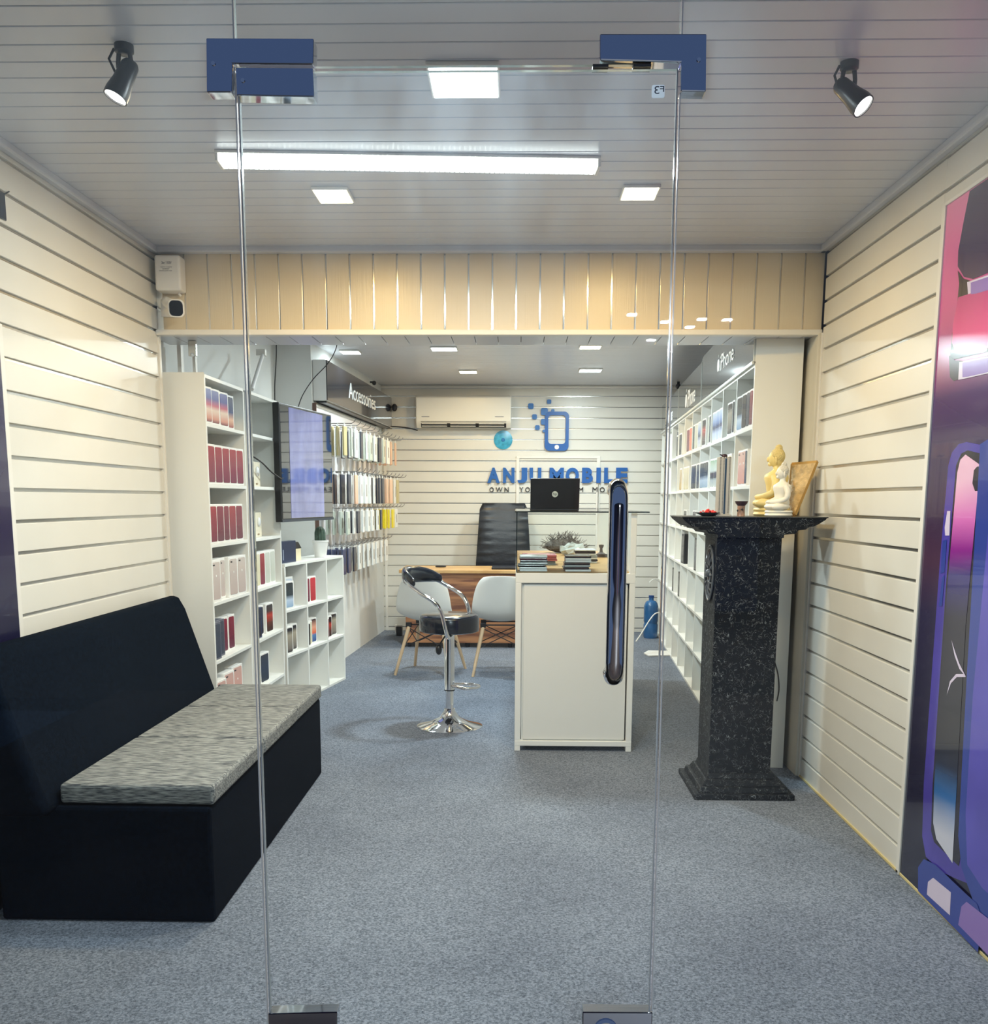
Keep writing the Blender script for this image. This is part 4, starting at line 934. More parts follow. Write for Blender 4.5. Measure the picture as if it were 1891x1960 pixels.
for r, ks in rows.items():
    for i, k in enumerate(ks):
        s_ = .12+i*.205+(.0 if r % 2 == 0 else .06)
        if s_ > 2.55: break
        z = hookrow[r]
        n = [.26, .28, .27, .2][r]
        hk = hook(s_, z, n); hk['label'] = 'wire display hook, %s from the near end in the %s row of pegboard' % (NUM[i], rn[r]); hk['group'] = 'wire hooks on the pegboard'
        cnt = 4
        g = '%s packets on the %s hook row' % (k, rn[r])
        for j in range(cnt):
            off = .05+j*(n-.05)/cnt+random.uniform(-.006, .006)
            p = wp(s_, z-.005, .02+off)
            packet(k, [.24, .25, .20, .22][r], p, WA+random.uniform(-.12, .12), '%s, %s from the wall on the %s hook, %s pegboard row' % (packet_kinds[k][0], NUM[j], NUM[i], rn[r]), 'packets on the %s pegboard row' % rn[r])

# ================================================================== BACK WALL
t = thing('air_conditioner', 'white split air conditioner high on the back wall', 'air conditioner', (-.56, YW, 2.13))
prof = [(YW-.001, 2.15), (YW-.13, 2.135), (YW-.20, 2.19), (YW-.21, 2.22), (YW-.205, 2.44), (YW-.17, 2.462), (YW-.001, 2.465)]
a = MB(); a.prism(prof, 'x', -1.05, -.07); a.build('housing', mat('ac_white', s(236, 234, 226), .35), t, world=True, bevel=.01, seg=3, smooth=True)
a = MB(); a.hexa([(-1.0, YW-.142, 2.141), (-.12, YW-.142, 2.141), (-.12, YW-.1, 2.15), (-1.0, YW-.1, 2.15)], [(-1.0, YW-.206, 2.196), (-.12, YW-.206, 2.196), (-.12, YW-.17, 2.2), (-1.0, YW-.17, 2.2)]); a.build('air_slot', m_black, t, world=True)
for k in range(3):
    x0 = -.99+k*.295; MB().box(x0, YW-.200, 2.150, x0+.26, YW-.150, 2.156).box(x0, YW-.214, 2.172, x0+.26, YW-.19, 2.177).build('louvre', mat('ac_white', s(236, 234, 226), .35), t, world=True)
for x0, x1 in ((-.99, -.91), (-.235, -.145)):
    MB().box(x0, YW-.2112, 2.243, x1, YW-.2102, 2.249).build('printed_text', mat('grey_print', s(90, 100, 115), .6), t, world=True)
cable('power_cable', 'dark cable along the back wall left of the air conditioner', [(-1.42, YW-.02, 2.165), (-1.3, YW-.02, 2.16), (-1.15, YW-.02, 2.145), (-1.05, YW-.02, 2.12)], .006, m_cable_b)
p = atY(755, 780, YW-.06); t = thing('security_camera', 'small round black camera beside the accessories sign end', 'camera', (p.x, YW-.02, p.z-.04))
MB().ball((0, -.03, .04), .036, 16, 10, sc=(.8, .8, 1.1)).build('camera_ball', m_blackg, t, smooth=True); MB().box(-.015, -.02, .02, .015, .015, .06).build('camera_arm', m_black, t)
p = atY(1298, 742, 10.2); t = thing('security_camera', 'tiny black camera where inner ceiling meets the right shelving signs', 'camera', (p.x, p.y, 2.50))
MB().ball((0, 0, .03), .028, 14, 8).build('camera_ball', m_blackg, t, smooth=True); MB().box(-.012, -.012, .04, .012, .012, .075).build('camera_arm', m_black, t)
p = atY(716, 732, 9.8); t = thing('security_camera', 'tiny black camera above the accessories sign near the ceiling', 'camera', (p.x, p.y, p.z-.02))
MB().ball((0, 0, .015), .022, 12, 8).build('camera_ball', m_blackg, t, smooth=True); MB().box(-.04, -.008, .015, .0, .008, .03).build('camera_arm', m_black, t)
# blue disc
c = atY(963, 842, YW-.01)
t = thing('wall_disc', 'round translucent blue disc on the back wall under the air conditioner', 'wall disc', (c.x, YW-.002, c.z-.095))
MB().lathe([(.098, 0), (.098, -.006), (.03, -.008), (.0001, -.008)], (0, 0, .095), 36, 0, 'y').build('disc', m_disc, t, smooth=True)
MB().lathe([(.02, -.009), (.018, -.014), (.0001, -.014)], (0, 0, .095), 18, 0, 'y').build('hub', mat('deep_blue', s(20, 110, 170), .2), t, smooth=True)
# phone logo
m_blue = mat('royal_blue_acrylic', s(24, 92, 168), .35); m_blue2 = mat('lighter_blue_acrylic', s(52, 112, 180), .35)
t = thing('wall_logo', 'blue phone outline logo dissolving into squares on the back wall', 'logo', (.16, YW-.001, 1.92))
def wz(px, py): p = atY(px, py, YW-.01); return p.x, p.z
x0, z1 = wz(1043, 788); x1, z0 = wz(1088, 863)
outer = rrect(x1-x0, z1-z0, .05, 8, (x0+x1)/2, (z0+z1)/2)
sx0, sz1 = wz(1049.5, 795); sx1, sz0 = wz(1082, 850)
inner = rrect(sx1-sx0, sz1-sz0, .035, 8, (sx0+sx1)/2, (sz0+sz1)/2)
B = MB(); n = len(outer)
for yy in (YW-.03, YW-.002):
    B.v += [Vector((p[0], yy, p[1])) for p in outer]+[Vector((p[0], yy, p[1])) for p in inner]
for i in range(n):
    j = (i+1) % n
    B.f += [(i, j, n+j, n+i), (2*n+i, 3*n+i, 3*n+j, 2*n+j), (i, 2*n+i, 2*n+j, j), (n+i, n+j, 3*n+j, 3*n+i)]; B.m += [0]*4
B.build('phone_outline', m_blue, t, world=True)
cx, cz = wz(1065.5, 856); MB().lathe([(.0235, 0), (.0235, -.003), (.0001, -.003)], (cx, YW-.03, cz), 20, 0, 'y').build('home_button', m_white, t, world=True)
for px, py, w in ((1051, 769, 8), (1016, 777.5, 10), (1023, 798, 9), (1028.5, 818.5, 8.5), (1042, 788, 13), (1041, 807.5, 11), (1041, 825, 5), (1058, 786.5, 6)):
    x, z = wz(px, py); w_ = w/1890*YW
    MB().prism(rrect(w_, w_, w_*.25, 4, x, z), 'y', YW-.029, YW-.002).build('square', m_blue2, t, world=True)
# shop name
t = thing('shop_sign', 'raised blue letters ANJU MOBILE on the back wall', 'sign', (.16, YW-.001, 1.585))
for ch, a, b in (('A', 155, 268), ('N', 297, 400), ('J', 427, 515), ('U', 537, 642), ('M', 718, 845), ('O', 865, 982), ('B', 1012, 1108), ('I', 1142, 1178), ('L', 1212, 1292), ('E', 1320, 1420)):
    xa, zt = wz(900+a/4.7275, 895.2); xb, zb = wz(900+b/4.7275, 924.6)
    G = glyph(ch, xa, xb, zb, zt, .03, .052); G.xf(Matrix.Translation((0, YW-.003, 0))); G.build('letter', m_blue, t, world=True)
t = thing('shop_sign', 'thin black letters OWN YOUR DREAM MOBILE under the blue name', 'sign', (.16, YW-.001, 1.48))
def xin(u): return 900+u/4.7275
L2 = [('O', 175, 213), ('W', 232, 292), ('N', 310, 348), ('Y', 447, 480), ('O', 498, 540), ('U', 556, 590), ('R', 608, 642), ('D', 742, 778), ('R', 796, 830), ('E', 848, 880), ('A', 898, 938), ('M', 980, 1022), ('M', 1106, 1150), ('O', 1172, 1216), ('B', 1237, 1270), ('I', 1288, 1296), ('L', 1314, 1340), ('E', 1356, 1386)]
for ch, a, b in L2:
    xa, zt = wz(xin(a), 932.6); xb, zb = wz(xin(b), 941.8)
    G = glyph(ch, xa, xb, zb, zt, .012, .0); G.xf(Matrix.Translation((0, YW-.003, 0))); G.build('letter', m_black, t, world=True)

# ================================================================== DESK, CHAIRS, STOOL
t = thing('desk', 'wooden office desk with brown striped front and light oak top', 'desk', (-.31, 9.65, 0))
MB().box(-1.115, 9.33, .715, .49, 9.97, .745).build('desktop', m_desk_top, t, world=True, bevel=.003)
MB().box(-1.06, 9.37, .045, .46, 9.39, .715).build('front_panel', m_walnut, t, world=True, bevel=.002)
for x in (-1.06, .44): MB().box(x, 9.39, .045, x+.02, 9.93, .715).build('side_panel', m_walnut, t, world=True)
for x in (-1.03, -.47, -.06, .42):
    MB().lathe([(.02, 0), (.022, .045)], (x, 9.42, 0), 12).build('foot', m_black, t, world=True)
t = thing('laptop', 'closed dark laptop lying on the oak desk', 'laptop', (-.07, 9.55, .7455)); MB().box(-.17, -.12, .001, .17, .12, .022).build('laptop_body', m_black, t, bevel=.004)
MB().box(-.165, -.115, .0222, .165, .115, .0235).build('lid', mat('dark_lid_grey', s(40, 42, 52), .3), t)
t = thing('phone_stand', 'low black puck on the oak desk', 'desk accessory', (-.75, 9.75, .7455)); MB().lathe([(.05, .0), (.055, .008), (.045, .016), (.0001, .018)], n=20).build('puck', m_black, t, smooth=True)
# executive chair
t = thing('office_chair', 'tall black leather executive chair behind the desk', 'office chair', (-.14, 10.29, 0))
B = MB(); nu, nv = 13, 28
for side_ in (0, 1):
    for j in range(nv+1):
        v = j/nv; z = .50+.87*v
        hw = .30-.055*v if v < .93 else (.30-.055*v)*(1-(v-.93)*1.6)
        for i in range(nu):
            u = -1+2*i/(nu-1)
            puff = .045*(1-u**4)*(.6+.4*math.sin(v*PI))
            ruche = .010*math.sin(j*2.3)*(1 if abs(u) > .45 else .15)
            yy = .02*u*u*-1-.03*math.sin(v*PI)+.10*v
            B.v.append(Vector((u*hw, yy+(-puff-ruche if side_ == 0 else .04), z)))
o = nu*(nv+1)
for j in range(nv):
    for i in range(nu-1):
        a = j*nu+i; B.f.append((a, a+1, a+nu+1, a+nu)); B.f.append((o+a, o+a+nu, o+a+nu+1, o+a+1)); B.m += [0, 0]
ring = [i for i in range(nu)]+[j*nu+nu-1 for j in range(1, nv+1)]+[nv*nu+i for i in range(nu-2, -1, -1)]+[j*nu for j in range(nv-1, 0, -1)]
for k in range(len(ring)):
    a, b = ring[k], ring[(k+1) % len(ring)]; B.f.append((a, o+a, o+b, b)); B.m.append(0)
B.build('backrest', m_blackleather, t, smooth=True, ang=70)
MB().box(-.27, -.28, .42, .27, .04, .54).build('seat', m_blackleather, t, bevel=.04, seg=3)
for sx in (-1, 1): MB().tube([(sx*.30, .02, .50), (sx*.31, -.02, .68), (sx*.31, -.2, .70), (sx*.29, -.22, .5)], .018, 8).build('armrest', m_black, t, smooth=True)
MB().tube([(0, -.02, .09), (0, -.02, .42)], .028, 12).build('gas_lift', m_chrome, t, smooth=True)
B = MB()
for k in range(5):
    a = 2*PI*k/5+.3; B.tube([(0, -.02, .10), (.25*math.cos(a), -.02+.25*math.sin(a), .075)], [.024, .014], 8)
B.build('star_base', m_black, t, smooth=True)
for k in range(5):
    a = 2*PI*k/5+.3; MB().ball((.25*math.cos(a), -.02+.25*math.sin(a), .032), .031, 12, 8).build('caster', m_black, t, smooth=True)
# shell chairs
def shell_chair(label, loc, rz):
    t = thing('shell_chair', label, 'chair', loc, rz, 'white shell chairs in front of the desk')
    prof = [(.235, .400), (.20, .432), (.10, .438), (.0, .430), (-.09, .432), (-.155, .455), (-.195, .51), (-.215, .58), (-.232, .66), (-.25, .74), (-.262, .79), (-.268, .812)]
    half = [.17, .205, .225, .232, .236, .238, .236, .230, .218, .200, .170, .135]
    B = MB(); n = 13
    for (y, z), w in zip(prof, half):
        k = max(0, min(1, (z-.44)/.30)); 
        for i in range(n):
            u = -1+2*i/(n-1)
            e = abs(u)**2.6
            zz = z+.060*e*(1-k)-.012*e*k
            yy = y+(.075*e*k if z > .44 else 0)
            B.v.append(Vector((u*w, yy, zz)))
    for j in range(len(prof)-1):
        for i in range(n-1):
            a = j*n+i; B.f.append((a, a+1, a+n+1, a+n)); B.m.append(0)
    B.build('shell_seat', m_shell, t, smooth=True, solid=.008, subd=1, ang=180)
    legs = [((sx*.145, sy*.12+.0, .385), (sx*.225, sy*.235, 0)) for sx in (-1, 1) for sy in (-1, 1)]
    for a, b in legs: MB().tube([a, b], [.0155, .0115], 12).build('leg', m_beech, t, smooth=True, ang=60)
    B = MB(); k = .42
    def P(sx, sy, f): return Vector((sx*.145, sy*.12, .385)).lerp(Vector((sx*.225, sy*.235, 0)), f)
    for s1_, s2_ in (((-1, -1), (1, -1)), ((-1, 1), (1, 1)), ((-1, -1), (-1, 1)), ((1, -1), (1, 1))):
        B.tube([P(*s1_, .02), P(*s2_, k)], .0042, 6); B.tube([P(*s2_, .02), P(*s1_, k)], .0042, 6)
    B.build('cross_brace', m_black, t)
    B = MB()
    for sx in (-1, 1):
        for sy in (-1, 1): B.box(sx*.145-.022, sy*.12-.012, .384, sx*.145+.022, sy*.12+.012, .420)
    B.tube([(-.15, -.12, .405), (.15, -.12, .405)], .006, 6); B.tube([(-.15, .12, .405), (.15, .12, .405)], .006, 6)
    B.build('mounting_frame', m_black, t)
    return t
c1 = shell_chair('white shell chair with beech legs, behind the bar stool, turned slightly', (-.70, 8.0, 0), math.radians(-14))
c2 = dup(c1, (-.125, 8.02, 0), math.radians(1), 'white shell chair with beech legs, beside the display counter')
# bar stool
t = thing('bar_stool', 'black and chrome gas lift bar stool with curved low backrest', 'bar stool', (-.413, 6.03, 0), 0)
MB().lathe([(.205, 0), (.205, .006), (.19, .012), (.12, .030), (.06, .062), (.036, .10), (.034, .115), (.0001, .115)], n=48).build('base', m_chrome, t, smooth=True, ang=50)
MB().tube([(0, 0, .10), (0, 0, .36)], .0255, 20).build('lower_column', m_chrome, t, smooth=True)
MB().tube([(0, 0, .235), (0, 0, .60)], .032, 20).build('upper_column', m_chrome, t, smooth=True)
MB().tube([(0, 0, .23), (0, 0, .236)], .034, 20).build('collar', m_black, t)
B = MB(); pts = [(.02, -.025, .262)]
for i in range(15):
    a = -PI/2+PI*i/14; pts.append((.10+.085*math.cos(a), .075*math.sin(a), .255))
pts.append((.02, .025, .262)); B.tube(pts, .0095, 10); B.build('footrest', m_chrome, t, smooth=True, ang=60)
MB().lathe([(.17, .60), (.182, .605), (.184, .62), (.184, .685), (.178, .700), (.16, .707), (.0001, .710)], n=48).build('seat', mat('black_vinyl', (.012, .016, .026), .22, coat=.5), t, smooth=True, ang=50)
MB().lathe([(.06, .585), (.10, .595), (.10, .601)], n=24).build('seat_plate', m_black, t)
# arms and back: tube from under the seat up and round
R_ = Matrix.Rotation(math.radians(0), 4, 'Z')
B = MB(); pts = [(.0, -.10, .595), (.03, -.168, .585), (.0, -.196, .63), (-.045, -.198, .73), (-.085, -.195, .80), (-.16, -.175, .83), (-.25, -.13, .885)]
def smoothp(P, n=6):
    P = [Vector(p) for p in P]; out = []
    for i in range(len(P)-1):
        p0 = P[max(0, i-1)]; p1 = P[i]; p2 = P[i+1]; p3 = P[min(len(P)-1, i+2)]
        for k in range(n):
            u = k/n; out.append(.5*((2*p1)+(p2-p0)*u+(2*p0-5*p1+4*p2-p3)*u*u+(3*p1-p0-3*p2+p3)*u*u*u))
    out.append(P[-1]); return out
SR = Matrix.Rotation(math.radians(-20), 4, 'Z')
def stool_arm(sg):
    pts = [(.06, sg*.10, .592), (.07, sg*.17, .585), (.065, sg*.196, .63), (.035, sg*.205, .745), (-.01, sg*.215, .805), (-.09, sg*.220, .850), (-.16, sg*.205, .890), (-.215, sg*.16, .92)]
    B = MB(); B.tube(smoothp(pts), .0125, 12); B.xf(SR); B.build('arm_tube', m_chrome, t, smooth=True, ang=60)
stool_arm(-1); stool_arm(1)
B = MB(); n = 20
for i in range(n+1):
    a = math.radians(115+130*i/n); cx, cy = math.cos(a), math.sin(a)
    e = 1-abs(2*i/n-1)**3
    zc = .905+.035*e; hgt = .022+.036*e; th = .012+.012*e; r = .245
    for dr, dz in ((-th, -hgt), (th, -hgt*.9), (th*1.1, hgt*.7), (th*.4, hgt), (-th*.8, hgt*.8)):
        B.v.append(Vector(((r+dr)*cx-.03, (r+dr)*cy*.9, zc+dz)))
for i in range(n):
    for k in range(5): B.f.append((i*5+k, i*5+(k+1) % 5, i*5+5+(k+1) % 5, i*5+5+k)); B.m.append(0)
B.f += [(4, 3, 2, 1, 0), tuple(n*5+k for k in range(5))]; B.m += [0, 0]
B.xf(SR); B.build('backrest_pad', mat('black_vinyl', (.012, .016, .026), .22, coat=.5), t, smooth=True, subd=1, ang=120)
MB().tube([(-.02, -.03, .58), (-.05, -.09, .535)], .005, 6).ball((-.058, -.10, .50), .02, 10, 8, sc=(1, 1, 1.6)).build('lift_lever', m_black, t, smooth=True)

# ================================================================== DISPLAY COUNTER
t = thing('display_counter', 'white display counter with glass case on top, centre of the shop', 'display counter', (.325, 6.6, 0))
CB = 1.005; CT = 1.338
MB().box(.03, 5.455, .055, .60, 7.78, CB-.002).build('cabinet', mat('counter_white', (.80, .80, .76), .45), t, world=True, bevel=.002)
B = MB(); B.box(-.006, 5.432, 0, .026, 5.47, CB); B.box(.620, 5.432, 0, .652, 5.475, CT-.004); B.box(-.006, 5.431, CB-.055, .652, 5.47, CB); B.box(-.006, 5.431, .03, .652, 5.47, .06); B.box(-.006, 5.47, 0, .02, 7.79, .06); B.box(-.006, 5.47, CB-.055, .02, 7.79, CB)
B.build('front_frame', m_board, t, world=True, bevel=.003)
MB().box(.626, 5.475, 0, .650, 7.79, CT-.004).build('side_panel', m_board, t, world=True, bevel=.002)
MB().box(.040, 5.446, .066, .612, 5.454, CB-.062).build('door_panel', mat('counter_white', (.80, .80, .76), .45), t, world=True, bevel=.002)
MB().box(.0, 5.47, CB-.001, .624, 7.78, CB+.006).build('wooden_base_board', m_boardwood, t, world=True)
def cpane(x0, y0, z0, x1, y1, z1, ms=(1, 1, 0, 0, 1, 1)):
    B = MB(); B.box(x0, y0, z0, x1, y1, z1); B.m = list(ms); return B
blackedge = mat('dark_glass_edge', (.02, .03, .03), .15, coat=1)
cpane(-.004, 5.434, CB, .60, 5.441, CT-.004).build('glass_front', [m_caseglass, blackedge], t, world=True)
cpane(-.004, 5.442, CB+.0065, .002, 7.77, CT-.004, (1, 1, 1, 1, 0, 0)).build('glass_side', [m_caseglass, blackedge], t, world=True)
cpane(-.012, 5.405, CT-.003, .716, 7.79, CT+.004, (0, 0, 1, 1, 1, 1)).build('glass_top', [m_caseglass, blackedge], t, world=True)
MB().box(.598, 5.436, CB, .604, 5.444, CT-.004).build('black_corner_bead', m_black, t, world=True)
# contents of the case
def slab_stack(x0, x1, y, base_z, cols, lab, dy=.15):
    z = base_z
    for i, c in enumerate(cols):
        h = .012; jx = random.uniform(-.008, .008)
        B = MB(); B.box(x0+jx, y, z+.0005, x1+jx, y+dy, z+h)
        o = B.build('used_phone', mat('phone_'+c, {'w': (.8, .82, .82), 'k': (.02, .02, .025), 'g': s(120, 128, 132), 'p': s(212, 120, 124), 'm': s(86, 32, 52), 's': s(168, 176, 178)}[c], .25, coat=.4), bevel=.004)
        nm = {'w': 'white', 'k': 'black', 'g': 'grey', 'p': 'pink', 'm': 'maroon', 's': 'silver'}[c]
        tag(o, '%s phone lying flat, %s from bottom, %s' % (nm, NUM[i], lab), 'phone', 'phones stacked in the glass case')
        z += h+.0005
ZB = CB+.0065
slab_stack(.012, .165, 5.46, ZB, 'wwkskmw', 'left front stack of glass case')
slab_stack(.262, .405, 5.46, ZB, 'wkskwwk', 'right front stack of glass case')
slab_stack(.37, .50, 6.2, ZB, 'wkwswkw', 'rear right stack of glass case')
slab_stack(.03, .24, 6.0, ZB, 'sgppp', 'rear left stack of glass case', .2)
t = thing('rubber_stamp', 'dark rubber stamp standing on the board inside the glass case', 'stamp', (.585, 6.9, ZB))
MB().box(-.04, -.02, 0, .04, .02, .022).lathe([(.034, .022), (.012, .035), (.009, .06), (.016, .072), (.018, .085), (.0001, .088)], n=16).build('stamp_body', mat('stamp_grey', s(92, 84, 82), .4), t, smooth=True)
B = MB(); nn = 16
for i in range(260):
    a = random.uniform(0, 2*PI); r = random.random()**.5
    x = r*math.cos(a)*.17; y = r*math.sin(a)*.10; hgt = .12*(1-r*r)
    B.tube([(x, y, 0), (x+random.uniform(-.02, .02), y, hgt*.6), (x+random.uniform(-.05, .05), y+random.uniform(-.02, .02), hgt+random.uniform(-.01, .02))], .0018, 4)
B.ball((0, 0, .02), .075, 14, 8, sc=(1.9, 1.1, .7))
o = B.build('feather_duster', mat('grey_fluff', s(98, 90, 84), .9, noise=(40, .4))); o.location = (.36, 7.45, ZB); tag(o, 'fluffy dark grey heap at the back of the glass case', 'duster')
t = thing('plastic_bag', 'crumpled clear plastic bag in front of the grey heap', 'bag', (.40, 7.1, ZB))
B = MB(); B.ball((0, 0, .04), .06, 12, 8, sc=(1.6, 1, .8))
for i, p in enumerate(B.v): B.v[i] = Vector((p.x+random.uniform(-.012, .012), p.y+random.uniform(-.01, .01), max(.0, p.z+random.uniform(-.014, .014))))
B.build('crumpled_film', mat('film', s(190, 192, 186), .15, coat=1), t)
# laptop on the counter
p0 = atY(1015, 977, 5.62); p1 = atY(1109, 977, 5.62); zt = CT+.0045
t = thing('laptop', 'open black laptop standing on the glass counter, lid toward the camera', 'laptop', ((p0.x+p1.x)/2, 5.66, zt))
w = (p1.x-p0.x)
B = MB(); B.hexa([(-w/2, -.005, .012), (w/2, -.005, .012), (w/2, .003, .012), (-w/2, .003, .012)], [(-w/2, -.040, .180), (w/2, -.040, .180), (w/2, -.034, .180), (-w/2, -.034, .180)]); B.build('lid', m_black, t, bevel=.003)
MB().box(-w/2, .0, 0, w/2, .20, .014).build('keyboard_base', m_black, t, bevel=.003)
cxp, czp = 0.0, .092
B = MB(); B.lathe([(.0170, 0), (.0170, -.0015), (.0001, -.0015)], (0, 0, 0), 28, 0, 'y'); ML = Matrix.Translation((0, -.0224, czp)) @ Matrix.Rotation(math.radians(11.8), 4, 'X'); B.xf(ML); lg = B.build('round_logo', mat('logo_silver', s(196, 208, 204), .3), t)
G = glyph('hp', -.0105, .0105, -.009, .0095, .001, .0); G.xf(ML @ Matrix.Translation((0, -.0016, 0))); G.build('logo_letters', m_black, lg)

# ================================================================== PEDESTAL AND OFFERINGS
PCX, PCY = 1.075, 4.77
t = thing('pedestal', 'tall black crackle finished altar pedestal with flared top', 'pedestal', (PCX, PCY, 0))
def frust(levels, cx, cy, name):
    B = MB(); 
    for (z0, hx0, hy0), (z1, hx1, hy1) in zip(levels[:-1], levels[1:]):
        if z1 == z0: continue
        B.hexa([(cx-hx0, cy-hy0, z0), (cx+hx0, cy-hy0, z0), (cx+hx0, cy+hy0, z0), (cx-hx0, cy+hy0, z0)], [(cx-hx1, cy-hy1, z1), (cx+hx1, cy-hy1, z1), (cx+hx1, cy+hy1, z1), (cx-hx1, cy+hy1, z1)])
    return B.build(name, m_vein, t, world=True, bevel=.004)
frust([(0, .236, .236), (.028, .236, .236)], PCX+.01, PCY, 'plinth'); frust([(.028, .212, .212), (.055, .205, .205)], PCX+.01, PCY, 'plinth'); frust([(.055, .190, .190), (.085, .175, .175)], PCX+.01, PCY, 'plinth'); frust([(.085, .165, .165), (.11, .155, .155)], PCX+.01, PCY, 'plinth')
B = MB(); B.hexa([(PCX-.146, PCY-.146, .10), (PCX+.148, PCY-.146, .10), (PCX+.148, PCY+.146, .10), (PCX-.146, PCY+.146, .10)], [(PCX-.148, PCY-.148, 1.235), (PCX+.150, PCY-.148, 1.235), (PCX+.150, PCY+.148, 1.235), (PCX-.148, PCY+.148, 1.235)])
B.build('shaft', m_vein, t, world=True, bevel=.004)
# flared capital: stepped wings left and right
cap = [(-.150, 1.232), (-.150, 1.248), (-.195, 1.252), (-.205, 1.268), (-.235, 1.270), (-.25, 1.284), (-.268, 1.282), (-.290, 1.298), (-.312, 1.316), (-.317, 1.325), (.345, 1.325), (.337, 1.315), (.31, 1.298), (.285, 1.286), (.265, 1.284), (.25, 1.272), (.215, 1.268), (.205, 1.252), (.152, 1.248), (.152, 1.232)]
cap = [(PCX+a, b) for a, b in cap]
MB().prism(cap, 'y', PCY-.175, PCY+.175).build('capital', m_vein, t, world=True, bevel=.004)
MB().box(PCX-.319, PCY-.182, 1.3245, PCX+.347, PCY+.18, 1.3295).build('top_slab', mat('dark_slab', s(60, 62, 60), .3), t, world=True, bevel=.001)
# carved wheel on the left face
B = MB(); cy, cz = PCY-.02, 1.06; xw = PCX-.15
for rr in (.13, .118, .045):
    B.tube([(xw-.004, cy+rr*.72*math.cos(a), cz+rr*math.sin(a)) for a in [2*PI*i/40 for i in range(40)]], .005, 6, closed=True)
for i in range(16):
    a = 2*PI*i/16
    B.tube([(xw-.004, cy+.045*.72*math.cos(a), cz+.045*math.sin(a)), (xw-.012, cy+.085*.72*math.cos(a+.12), cz+.085*math.sin(a+.12)), (xw-.004, cy+.118*.72*math.cos(a), cz+.118*math.sin(a))], .004, 5)
B.ball((xw-.004, cy, cz), .02, 12, 8)
B.build('carved_wheel', mat('dark_relief', s(92, 96, 102), .4), t, world=True, smooth=True)
ZT = 1.330
# statues (seated figures in profile, facing left)
def statue(label, loc, sc, m_, rz, tall=False):
    t = thing('seated_statue', label, 'statue', loc, rz)
    k = sc
    MB().lathe([(.058*k, 0), (.064*k, .006*k), (.060*k, .014*k), (.064*k, .022*k), (.060*k, .028*k), (.0001, .028*k)], n=32).build('lotus_base', m_, t, smooth=True)
    B = MB()
    # crossed legs, facing local -x
    B.ball((-.010*k, 0, .045*k), .05*k, 20, 12, sc=(1.15, 1.25, .42))
    B.ball((-.02*k, -.045*k, .044*k), .022*k, 14, 8, sc=(1.5, 1, .8)); B.ball((-.02*k, .045*k, .044*k), .022*k, 14, 8, sc=(1.5, 1, .8))
    # torso leaning
    B.lathe([(.030*k, .035*k), (.036*k, .06*k), (.032*k, .085*k), (.036*k, .11*k), (.043*k, .13*k), (.040*k, .143*k), (.022*k, .155*k), (.013*k, .162*k), (.013*k, .176*k)], (.012*k, 0, 0), 24)
    for sg in (-1, 1):
        B.tube(smoothp([(.010*k, sg*.038*k, .138*k), (.016*k, sg*.054*k, .112*k), (.010*k, sg*.056*k, .084*k), (-.018*k, sg*.046*k, .070*k), (-.048*k, sg*.018*k, .064*k)], 5), [.0135*k]*10+[.0115*k]*11, 10)
    B.ball((-.048*k, 0, .066*k), .013*k, 12, 8, sc=(1, 1.6, .6))
    o = B.build('body', m_, t, smooth=True, ang=80)
    B = MB(); hz = .20*k
    B.ball((.008*k, 0, hz), .026*k, 20, 14, sc=(1.0, .88, 1.18)); B.ball((-.0185*k, 0, hz-.003*k), .006*k, 8, 6, sc=(1, .7, 1.5)); B.ball((-.012*k, 0, hz-.019*k), .008*k, 8, 6)
    for sg in (-1, 1): B.ball((.010*k, sg*.0235*k, hz-.006*k), .007*k, 8, 6, sc=(.6, .5, 1.9))
    B.build('head', m_, t, smooth=True, ang=80)
    B = MB(); B.ball((.013*k, 0, hz+.008*k), .0275*k, 20, 12, sc=(.95, .92, 1.05)); B.ball((.016*k, 0, hz+.036*k), .013*k, 14, 8)
    B.build('hair', mat('carved_hair_'+m_.name, tuple(m_.diffuse_color)[:3] if False else ((.80, .76, .66) if not tall else s(236, 212, 140)), .6, bump=(220, .9)), t, smooth=True)
    return t
statue('white seated meditating statue on the pedestal, in front', (atY(1490, 985, 4.67).x, 4.67, ZT), 1.0, mat('white_plaster', (.84, .80, .70), .5), .15)
statue('taller cream yellow seated statue behind the white one', (atY(1476, 985, 4.86).x, 4.86, ZT), 1.36, mat('cream_plaster', s(236, 212, 140), .5), -.35, True)
